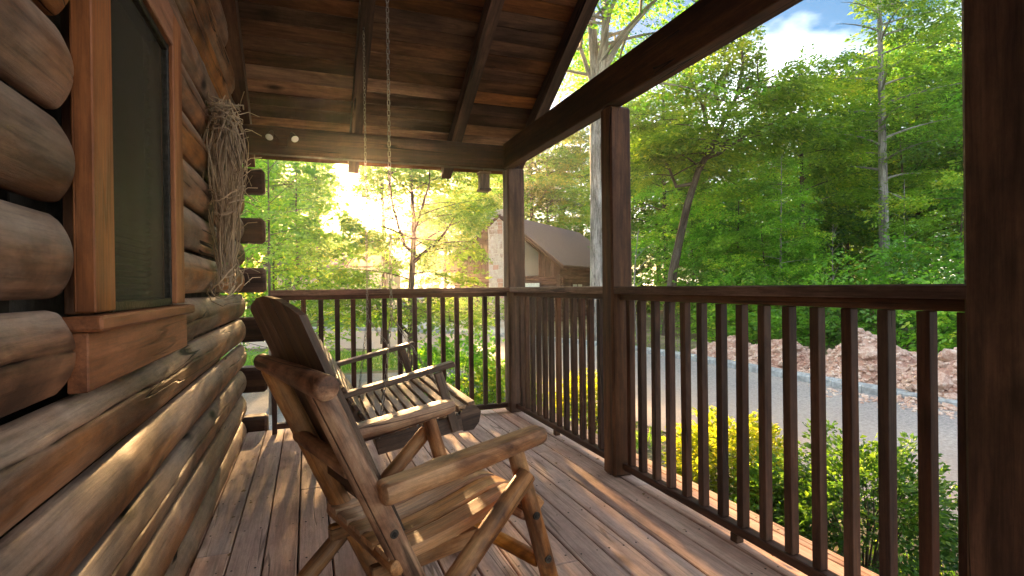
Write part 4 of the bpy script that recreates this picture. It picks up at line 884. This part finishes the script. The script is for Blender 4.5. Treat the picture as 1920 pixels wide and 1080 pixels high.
# shrubs just outside the railing
def bush(label, x, y, rx, ry, h, n, leaf, lm, seed, name='bush', dens=1.0, twig=True):
    rg = np.random.default_rng(seed); t = thing(name, label, 'bush', (x, y, GZ)); 
    th_ = rg.uniform(0, 2*pi, n); ph_ = np.arccos(rg.uniform(-0.25, 1, n)); r = rg.uniform(0.45, 1.0, n)**0.6
    lump = 1+0.16*np.sin(3*th_+seed)+0.12*np.sin(5*th_+7*ph_+seed)
    P = np.stack([rx*r*lump*np.sin(ph_)*np.cos(th_), ry*r*lump*np.sin(ph_)*np.sin(th_), h*0.40+h*0.60*r*lump*np.cos(ph_)], 1); P[:, 2] = np.maximum(P[:, 2], 0.03)
    az = th_+rg.normal(0, 0.5, n); el = (pi/2-ph_)*0.7+rg.normal(0, 0.25, n)
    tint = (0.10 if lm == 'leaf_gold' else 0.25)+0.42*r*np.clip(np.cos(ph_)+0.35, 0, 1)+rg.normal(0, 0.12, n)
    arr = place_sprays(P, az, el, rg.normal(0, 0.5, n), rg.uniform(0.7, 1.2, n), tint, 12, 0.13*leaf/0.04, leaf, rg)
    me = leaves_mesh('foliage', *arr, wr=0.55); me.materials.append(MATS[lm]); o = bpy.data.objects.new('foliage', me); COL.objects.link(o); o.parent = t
    m = MB(); rr = random.Random(seed)
    for i in range(26):
        a = rr.uniform(0, 6.28); q = rr.uniform(0.4, 0.9); m.tube([(0.05*cos(a), 0.05*sin(a), 0), (rx*q*0.5*cos(a), ry*q*0.5*sin(a), h*0.35), (rx*q*cos(a+0.2), ry*q*sin(a+0.2), h*0.75)], [0.007, 0.005, 0.002], 5, False)
    me = m.mesh('stem', 60); me.materials.append(MATS['bark_dark']); o = bpy.data.objects.new('stem', me); COL.objects.link(o); o.parent = t
    return t
bush('rounded golden yellow bush behind the near railing', 3.02, 3.32, 0.40, 0.42, 0.66, 950, 0.040, 'leaf_gold', 71)
bush('larger dark green bush at the right end of the near railing', 3.02, 2.26, 0.44, 0.46, 0.80, 1150, 0.034, 'leaf_shrub', 72)
bush('olive green bush squeezed between the golden and the dark green bush', 2.88, 2.76, 0.26, 0.26, 0.50, 420, 0.034, 'leaf_green', 73)
bush('yellow bush seen between the balusters left of the middle post', 3.1, 5.7, 0.36, 0.40, 0.66, 600, 0.042, 'leaf_gold', 74)
bush('low yellow-green bush behind the corner of the two railings', 2.15, 6.1, 0.40, 0.35, 0.80, 420, 0.050, 'leaf_yellow', 75)
bush('leafy shrub beneath the small yard tree behind the far railing', 1.75, 6.6, 0.50, 0.40, 1.10, 380, 0.062, 'leaf_green', 76)
#bush('dark leaved shrub with grass showing left of it behind the swing', 1.0, 7.4, 0.45, 0.4, 1.1, 330, 0.06, 'leaf_green', 77)
bush('shrub in front of the stone chimney of the neighbouring cabin', at(900, 24).x, at(900, 24).y, 1.3, 1.0, 1.3, 420, 0.10, 'leaf_bright', 78)

# undergrowth hedge along the far kerb, and the far-off wood closing the view
def mass(name, label, n, gen, leaf, nl, Ls, lm, seed, cut=None):
    rg = np.random.default_rng(seed); P, az = gen(n, rg); m = len(P)
    tint = 0.36+0.2*np.sin(P[:, 0]*0.7)+0.16*np.sin(P[:, 1]*1.1+P[:, 2]*1.3)+rg.normal(0, 0.14, m)
    arr = place_sprays(P, az, rg.normal(0.0, 0.3, m), rg.normal(0, 0.5, m), rg.uniform(0.7, 1.3, m), tint, nl, Ls, leaf, rg)
    me = leaves_mesh(name, *arr, cut=cut); o = link(name, me, None, lm); return tag(o, label, 'woods' if 'wood' in name else 'undergrowth', None, 'stuff')
def g_under(n, rg):
    y = rg.uniform(-2, 17, n); d = rg.uniform(0, 1, n)**0.7; x = 11.2+d*4.0+0.5*np.sin(y*0.9); top = 1.3+0.7*np.sin(y*0.8+1)+0.5*np.sin(y*2.1)+np.clip((y-10)*0.25, 0, 2.2)
    z = GZ+rg.uniform(0, 1, n)*(top+1.0*d); return np.stack([x, y, z], 1), rg.uniform(2.2, 4.1, n)
mass('undergrowth', 'green ground cover and brush behind the rubble along the kerb', 6500, g_under, 0.11, 16, 0.42, 'leaf_bright', 81)
def ridge(px): return np.interp(px, [300, 480, 560, 620, 680, 760, 850, 960, 1150, 1200, 1280, 1330, 1420, 1500, 1560, 1640, 1700, 1900, 2300], [300, 300, 360, 440, 455, 420, 380, 260, 200, 200, 190, 300, 220, 170, 150, 70, 40, 40, 100])
def g_far(n, rg):
    px = rg.uniform(420, 2150, n); dp = rg.uniform(30, 37, n)+np.where(px < 960, 26, np.where(px < 1150, 14, 0)); top = 1.1+(541-ridge(px))/F_PX*dp*(0.93+0.10*np.sin(px*0.05)+0.06*np.sin(px*0.13))
    z = GZ+rg.uniform(0, 1, n)**np.where(rg.uniform(0, 1, n) < 0.4, 2.6, 0.8)*(top-GZ); u = (px-960)/F_PX*dp
    return np.stack([u*cos(TH)+dp*sin(TH), dp*cos(TH)-u*sin(TH), z], 1), rg.uniform(0, 6.28, n)
mass('far_wood', 'dense far-off green wood closing the view', 13000, g_far, 0.30, 12, 1.25, 'leaf_green', 82, cut=sun_gap((0, 0, 0), 0.075, 0.09, 0.3))

# grass tufts in yard
def g_grass():
    rg = np.random.default_rng(91); P = []
    def reg(n, x0, x1, y0, y1, f=None):
        x = rg.uniform(x0, x1, n); y = rg.uniform(y0, y1, n); k = np.sin(x*5.1+np.sin(y*3))*np.cos(y*4.3)+rg.normal(0, 0.4, n) > (f if f is not None else 0.2)
        P.append(np.stack([x[k], y[k], np.full(k.sum(), GZ-0.004)], 1))
    reg(9000, 2.1, 4.2, 0.2, 5.6, 0.55); reg(5000, 2.2, 3.9, 5.0, 7.5, 0.3); reg(16000, -3, 3.4, 11.9, 15.5, -0.4); reg(3500, 3.0, 4.3, 0.6, 2.6, 0.0); reg(3000, 8.4, 11.5, 9.5, 18, 0.0)
    P = np.concatenate(P); n = len(P); D = np.stack([rg.normal(0, 0.45, n), rg.normal(0, 0.45, n), np.ones(n)], 1); N = rg.normal(0, 1, (n, 3)); N[:, 2] *= 0.2
    return P, D, N, rg.uniform(0.03, 0.085, n)*(1+0.4*(P[:, 1] > 11)), rg.uniform(0.1, 1.0, n)
a_ = g_grass(); me = leaves_mesh('grass', *a_, wr=0.13); tag(link('grass', me, None, 'grass_blade'), 'sparse green grass growing in the yard and lawn strip', 'grass', None, 'stuff')
rg = np.random.default_rng(17); n = 46
px_l = np.concatenate([rg.uniform(-0.42, -0.25, 10), rg.uniform(1.55, 1.95, 20), rg.uniform(-0.3, 1.6, 16)]); py_l = np.concatenate([rg.uniform(1.5, 4.4, 10), rg.uniform(1.0, 4.4, 20), rg.uniform(2.6, 4.4, 16)])
P_l = np.stack([px_l, py_l, np.full(n, 0.004)], 1); D_l = rg.normal(0, 1, (n, 3)); D_l[:, 2] = rg.uniform(0.0, 0.25, n); N_l = np.stack([rg.normal(0, .2, n), rg.normal(0, .2, n), np.ones(n)], 1)
plain('dry_leaf', (0.22, 0.13, 0.05), 0.8, 0, 30, 0.3)
tag(link('fallen_leaves', leaves_mesh('fallen_leaves', P_l, D_l, N_l, rg.uniform(0.012, 0.030, n), rg.uniform(0, 1, n), wr=0.6), None, 'dry_leaf'), 'few dry leaves scattered on the deck boards', 'fallen leaves', None, 'stuff')
# leaf litter and pebbles on the yard
def rock_mesh(seed, r=1.0, squash=0.7):
    import bmesh
    bm = bmesh.new(); bmesh.ops.create_icosphere(bm, subdivisions=1, radius=r); rr = random.Random(seed)
    for v in bm.verts: v.co = v.co*rr.uniform(0.72, 1.15); v.co.z *= squash; v.co.x *= 1.0+0.25*sin(seed)
    me = bpy.data.meshes.new('rock'); bm.to_mesh(me); bm.free(); return me
ROCKS = [rock_mesh(i, 1.0, 0.55+0.1*(i % 4)) for i in range(9)]
for m in ROCKS: m.materials.append(MATS['rubble_rock']); m['loc'] = 1
def scatter_rocks(name, pts, sizes, mat, seed):
    rg = random.Random(seed); V = []; F = []
    for p, s in zip(pts, sizes):
        me = ROCKS[rg.randrange(9)]; R_ = Matrix.Rotation(rg.uniform(0, 6.28), 3, 'Z') @ Matrix.Rotation(rg.uniform(-.6, .6), 3, 'X'); n = len(V)
        V += [tuple(R_ @ v.co*s+Vector(p)) for v in me.vertices]; F += [tuple(i+n for i in f.vertices) for f in me.polygons]
    me = bpy.data.meshes.new(name); me.from_pydata(V, [], F); me.materials.append(MATS[mat]); me.update(); return me
rg = random.Random(5)
pp = [(rg.uniform(2.05, 4.5), rg.uniform(0.3, 7.2), GZ) for _ in range(1500)]
tag(link('pebbles', scatter_rocks('pebbles', pp, [rg.uniform(0.006, 0.018) for _ in pp], 'rubble_rock', 3)), 'loose pebbles scattered over the bare yard edge', 'pebbles', None, 'stuff')
pp = [(8.0-abs(rg.gauss(0, 0.28)), rg.gauss(5.3, 0.8), GZ+0.008) for _ in range(200)]
tag(link('spilled_gravel', scatter_rocks('spilled_gravel', pp, [rg.uniform(0.012, 0.04) for _ in pp], 'rubble_rock', 4)), 'broken stone spilled over the kerb onto the road', 'gravel', None, 'stuff')

# rubble heaps behind the kerb
def heap(label, cx, cy, rx, ry, h, nb, seed):
    t = thing('rubble_pile', label, 'rubble pile', (cx, cy, GZ), 'heaps of rubble along the far kerb'); n = 40; V = []; rr = random.Random(seed); h *= 0.70
    def hz(u, v):
        r = sqrt(u*u+v*v); b = max(0, 1-r**1.5)
        return h*b*(1+0.16*sin(5*u+seed)+0.12*sin(7*v+2*seed)+0.07*sin(19*u+13*v))-0.03
    for j in range(n+1):
        for i in range(n+1):
            u = -1.1+2.2*i/n; v = -1.1+2.2*j/n; V.append((u*rx, v*ry, hz(u, v)+rr.uniform(-0.02, 0.035)))
    F = [(j*(n+1)+i, j*(n+1)+i+1, (j+1)*(n+1)+i+1, (j+1)*(n+1)+i) for j in range(n) for i in range(n)]
    me = bpy.data.meshes.new('mound'); me.from_pydata(V, [], F); me.update(); me.materials.append(MATS['rubble_dirt']); o = bpy.data.objects.new('mound', me); COL.objects.link(o); o.parent = t
    for k in range(nb):
        a = rr.uniform(0, 6.28); r = rr.uniform(0, 1)**0.5; u, v = r*cos(a), r*sin(a); s = rr.choice([0.05, 0.06, 0.08, 0.10, 0.15])*rr.uniform(0.8, 1.2)
        o = bpy.data.objects.new('rock', ROCKS[rr.randrange(9)]); COL.objects.link(o); o.parent = t; o.location = (u*rx, v*ry, hz(u, v)+s*0.25); o.rotation_euler = (rr.uniform(-.7, .7), rr.uniform(-.7, .7), rr.uniform(0, 6.28)); o.scale = (s*1.3, s, s*0.9)
    pts = []
    for k in range(1500):
        a = rr.uniform(0, 6.28); r = rr.uniform(0, 1)**0.5*1.05; u, v = r*cos(a), r*sin(a); pts.append((u*rx, v*ry, max(0, hz(u, v))+0.01))
    me = scatter_rocks('loose_stone', pts, [rr.uniform(0.015, 0.05) for _ in pts], 'rubble_rock', seed); o = bpy.data.objects.new('loose_stone', me); COL.objects.link(o); o.parent = t; o['kind'] = 'stuff'
heap('small low heap of pinkish rubble furthest along the kerb', 9.5, 10.4, 0.8, 1.3, 0.55, 40, 1)
heap('rubble heap with a peaked top second from the left', 9.5, 8.9, 0.9, 1.0, 0.72, 60, 2)
heap('big broad rubble heap in the middle of the row', 9.6, 6.9, 1.1, 1.15, 1.05, 110, 3)
heap('large reddish rubble heap next to the near post, spilling onto the road', 9.3, 5.2, 1.25, 1.15, 1.0, 120, 4)
heap('low rubble heap hidden beyond the near post', 9.4, 3.2, 1.1, 1.2, 0.8, 60, 5)

# ------------------------------------------------------------------ neighbouring cabin
cab_c = at(1062, 25.6)               # front right eave corner
rv_ = (at(1090, 36.5)-at(950, 26.8)); rv_.z = 0; rdir = rv_.normalized(); gdir = Vector((-rdir.y, rdir.x, 0))   # gdir: along the gable towards the left
cab = thing('log_cabin', 'neighbouring log cabin with brown roof and stone chimney across the yard', 'cabin', tuple(cab_c))
W_, LEN = 6.6, 11.0; ez, rzt = 2.0, 4.62
def CB(g, l, z): return cab_c+gdir*g+rdir*l+Vector((0, 0, z-GZ))
def cpoly(name, pts, mat, thick=0.06, label=None, par=None):
    pts = [Vector(p) for p in pts]; nrm = (pts[1]-pts[0]).cross(pts[2]-pts[0]).normalized()*thick; n = len(pts); m = MB()
    V = pts+[p+nrm for p in pts]; F = [tuple(range(n))[::-1], tuple(range(n, 2*n))]+[(i, (i+1) % n, (i+1) % n+n, i+n) for i in range(n)]
    W = [((p-cab_c).dot(gdir), p.z, (p-cab_c).dot(rdir)) for p in V]; m._add(V, F, W); return m.build(name, mat, par or cab)
g0, g1 = 0.45, W_-0.45; zk = 1.45
nlg = 11
for i in range(nlg):       # gable wall logs up to plate height, and side wall logs
    z = GZ+0.12+i*(zk-GZ-0.12)/(nlg-1)*0.98
    m = MB(); m.tube([CB(g0-0.2, 0.30, z), CB((g0+g1)/2, 0.30, z), CB(g1+0.2, 0.30, z)], 0.115, 8, True, 0.03); m.build('wall_log', 'cabin_wood', cab, 60)
    m = MB(); m.tube([CB(g0, 0.1, z+0.1), CB(g0, 5, z+0.1), CB(g0, LEN-0.5, z+0.1)], 0.115, 8, True, 0.03); m.build('wall_log', 'cabin_wood', cab, 60)
cpoly('wall_core', [CB(g0, 0.36, GZ), CB(g1, 0.36, GZ), CB(g1, 0.36, 1.9), CB(W_/2, 0.36, rzt-0.25), CB(g0, 0.36, 1.9)], 'cabin_wood', 0.05)
cpoly('wall_core', [CB(g0+.05, 0.4, GZ), CB(g0+.05, LEN-0.5, GZ), CB(g0+.05, LEN-0.5, 1.8), CB(g0+.05, 0.4, 1.8)], 'cabin_wood', 0.05)
cpoly('wall_core', [CB(g0, LEN-0.5, GZ), CB(g1, LEN-0.5, GZ), CB(g1, LEN-.5, 1.9), CB(W_/2, LEN-.5, rzt-0.25), CB(g0, LEN-.5, 1.9)], 'cabin_wood', 0.05)
def roofz(g): return ez-0.12+(rzt-ez+0.12)*(1-abs(g-W_/2)/(W_/2))
gb = g0+0.1
while gb < g1-0.1:    # vertical boards in the gable
    if not (W_/2-1.85 < gb < W_/2-0.75):
        zt = roofz(gb+0.1)-0.22
        if zt > zk+0.12: m = MB(); c = CB(gb+0.1, 0.315, (zk+0.1+zt)/2); m.box(c, (0.19, 0.05, zt-zk-0.1), (gdir, rdir, Vector((0, 0, 1)))); m.build('gable_board', 'cabin_wood', cab)
    gb += 0.21
# trapezoid window in gable
wa, wb_ = W_/2-1.80, W_/2-0.80
gw = cpoly('window', [CB(wa, 0.30, zk+0.14), CB(wb_, 0.30, zk+0.14), CB(wb_, 0.30, roofz(wb_)-0.42), CB(wa, 0.30, roofz(wa)-0.42)], 'pane_glass', -0.03)
for a, b in ((CB(wa, 0.27, zk+0.10), CB(wb_, 0.27, zk+0.10)), (CB(wb_, 0.27, zk+0.1), CB(wb_, 0.27, roofz(wb_)-0.4)), (CB(wb_, 0.27, roofz(wb_)-0.4), CB(wa, 0.27, roofz(wa)-0.4)), (CB(wa, 0.27, roofz(wa)-0.4), CB(wa, 0.27, zk+0.1))):
    MB().tube([a, b], 0.045, 4).build('frame', 'cabin_wood', gw)
for (g_, z0_, z1_) in ((W_/2-1.9, 0.55, 1.28),):
    w2 = cpoly('window', [CB(g_, 0.17, z0_), CB(g_+0.95, 0.17, z0_), CB(g_+0.95, 0.17, z1_), CB(g_, 0.17, z1_)], 'curtain', -0.03)
    for a, b in ((CB(g_-.04, 0.15, z0_), CB(g_+1.0, 0.15, z0_)), (CB(g_-.04, 0.15, z1_), CB(g_+1.0, 0.15, z1_)), (CB(g_, 0.15, z0_), CB(g_, 0.15, z1_)), (CB(g_+.95, 0.15, z0_), CB(g_+.95, 0.15, z1_))): MB().tube([a, b], 0.05, 4).build('frame', 'cabin_wood', w2)
w3 = cpoly('window', [CB(0.30, 1.5, 0.4), CB(0.30, 3.0, 0.4), CB(0.30, 3.0, 1.2), CB(0.30, 1.5, 1.2)], 'curtain', 0.03)
for a, b in ((CB(.28, 1.45, .4), CB(.28, 3.05, .4)), (CB(.28, 1.45, 1.2), CB(.28, 3.05, 1.2)), (CB(.28, 1.5, .4), CB(.28, 1.5, 1.2)), (CB(.28, 2.25, .4), CB(.28, 2.25, 1.2)), (CB(.28, 3, .4), CB(.28, 3, 1.2))): MB().tube([a, b], 0.05, 4).build('frame', 'cabin_wood', w3)
# roof slopes
for nm, ga in (('roof', 0.0), ('roof', W_)):
    r_ = cpoly(nm, [CB(ga, -0.45, ez), CB(ga, LEN, ez), CB(W_/2, LEN, rzt), CB(W_/2, -0.45, rzt)], 'roof_shingle', 0.07 if ga == 0.0 else -0.07)
    for k in range(1, 11):   # raised ribs of the metal roof
        pass
    MB().tube([CB(ga, -0.47, ez-0.06), CB(W_/2, -0.47, rzt-0.06)], 0.085, 4).build('barge_board', 'cabin_wood', cab)
    MB().tube([CB(ga, -0.4, ez-0.07), CB(ga, LEN, ez-0.07)], 0.075, 4).build('fascia', 'cabin_wood', cab)
for k in range(9): MB().tube([CB(0.02, 0.6+k*0.6, ez-0.22), CB(0.5, 0.6+k*0.6, ez-0.02)], 0.04, 4).build('rafter_end', 'cabin_wood', cab)
# chimney with set stones
ch0, ch1 = W_/2-0.22, W_/2+0.62
chm = MB().box(CB((ch0+ch1)/2, -0.10, (GZ+4.75)/2), (ch1-ch0, 0.70, 4.75-GZ), (gdir, rdir, Vector((0, 0, 1)))).build('chimney', 'mortar', cab)
rr = random.Random(9); z = GZ+0.1
while z < 4.6:
    hgt = rr.uniform(0.16, 0.26); g = ch0+0.03
    while g < ch1-0.08:
        w = min(rr.uniform(0.16, 0.34), ch1-0.02-g)
        MB().box(CB(g+w/2, -0.455, z+hgt/2), (w-0.035, 0.05, hgt-0.035), (gdir, rdir, Vector((0, 0, 1))), bev=0.015, jit=0.018).build('stone', rr.choice(['stone_face', 'stone_face', 'stone_face', 'mortar', 'stone_red']), chm); g += w
    l = -0.42
    while l < 0.2:
        w = min(0.3, 0.24-l); MB().box(CB(ch0-0.005, l+w/2, z+hgt/2), (0.05, w-0.035, hgt-0.035), (gdir, rdir, Vector((0, 0, 1))), bev=0.015, jit=0.015).build('stone', rr.choice(['stone_face', 'stone_red']), chm); l += 0.3
    z += hgt
MB().box(CB((ch0+ch1)/2, -0.10, 4.80), (1.2, 0.85, 0.10), (gdir, rdir, Vector((0, 0, 1)))).build('chimney_cap', 'mortar', chm)

# second house, hazy under the sun
h2 = thing('house', 'far house with pale wall and brown gabled roof under the low sun', 'house', tuple(at(640, 36)))
c2 = at(620, 36)
e1 = Vector((cos(0.25), sin(0.25)*-1, 0)); e2 = Vector((sin(0.25), cos(0.25), 0))
def H2(a, b, z): return c2+e1*a+e2*b+Vector((0, 0, z-GZ))
def h2p(name, pts, mat, th_=0.08):
    pts = [Vector(p) for p in pts]; nrm = (pts[1]-pts[0]).cross(pts[2]-pts[0]).normalized()*th_; n = len(pts); m = MB(); V = pts+[p+nrm for p in pts]
    F = [tuple(range(n))[::-1], tuple(range(n, 2*n))]+[(i, (i+1) % n, (i+1) % n+n, i+n) for i in range(n)]; m._add(V, F, [tuple(p-c2) for p in V]); return m.build(name, mat, h2)
MB().box(H2(-0.5, 3, 0.9), (7.5, 6, 3.1), (e1, e2, Vector((0, 0, 1)))).build('wall', 'house_wall', h2)
h2p('roof', [H2(-4.6, -0.4, 2.2), H2(2.4, -0.4, 2.2), H2(2.4, 3, 4.2), H2(-4.6, 3, 4.2)], 'roof_shingle')
h2p('roof', [H2(-4.6, 6.4, 2.2), H2(-4.6, 3, 4.2), H2(2.4, 3, 4.2), H2(2.4, 6.4, 2.2)], 'roof_shingle')
h2p('gable', [H2(1.2, -0.6, 2.5), H2(4.2, -0.6, 2.5), H2(2.7, -0.6, 4.5)], 'cabin_wood')
h2p('roof', [H2(1.0, -0.9, 2.4), H2(2.7, -0.9, 4.65), H2(2.7, 5, 4.65), H2(1.0, 5, 2.4)], 'roof_shingle'); h2p('roof', [H2(4.4, -0.9, 2.4), H2(4.4, 5, 2.4), H2(2.7, 5, 4.65), H2(2.7, -0.9, 4.65)], 'roof_shingle')
MB().box(H2(2.7, 1.5, 0.9), (3.0, 4.0, 3.1), (e1, e2, Vector((0, 0, 1)))).build('wall', 'house_wall', h2)
for a in (-2.6, -0.4): MB().box(H2(a, -0.03, 1.2), (0.9, 0.06, 1.0), (e1, e2, Vector((0, 0, 1)))).build('window', 'pane_glass', h2)

# parked car far behind the yard tree
cp = at(822, 31); car = thing('parked_car', 'small dark parked car glimpsed between the far balusters', 'car', tuple(cp)); d1 = Vector((cos(0.5), sin(0.5), 0)); d2 = Vector((-sin(0.5), cos(0.5), 0))
def CR(a, b, z): return cp+d1*a+d2*b+Vector((0, 0, z))
def cprism(name, pl, w, mat):
    m = MB(); m.prism(pl, -w/2, w/2, lambda a, y, z: tuple(CR(a, y, z))); return m.build(name, mat, car, 30)
cprism('body', [(-2.1, 0.3), (-2.1, 0.75), (-1.9, 0.92), (-1.2, 0.95), (1.0, 0.95), (1.9, 0.82), (2.15, 0.6), (2.15, 0.3)], 1.7, 'car_paint')
cprism('cabin', [(-1.7, 0.95), (-1.2, 1.42), (0.2, 1.45), (0.95, 0.95)], 1.45, 'car_glass')
cprism('roof', [(-1.2, 1.43), (-1.1, 1.48), (0.1, 1.50), (0.22, 1.44)], 1.47, 'car_paint')
for a in (-1.35, 1.35):
    for s in (-1, 1):
        m = MB(); m.tube([CR(a, s*0.70, 0.32), CR(a, s*0.88, 0.32)], 0.32, 16); w_ = m.build('wheel', 'tyre_rubber', car, 40)
        m = MB(); m.tube([CR(a, s*0.86, 0.32), CR(a, s*0.89, 0.32)], 0.19, 12); m.build('rim', 'metal_chain', w_, 40)

# ------------------------------------------------------------------ hazy evening air: one closed box round everything
m = bpy.data.materials.new('haze'); m.use_nodes = True; t = m.node_tree; t.nodes.remove(t.nodes['Principled BSDF'])
pv = nd(t, 'ShaderNodeVolumePrincipled', Density=HAZE, Anisotropy=0.86); pv.inputs['Color'].default_value = (1.0, 0.95, 0.87, 1)
t.links.new(pv.outputs[0], t.nodes['Material Output'].inputs['Volume']); MATS['haze'] = m
hz_ = MB().box((0, 30, 10.2), (200, 190, 24.0), bev=0.01).build('haze', 'haze'); hz_['kind'] = 'stuff'
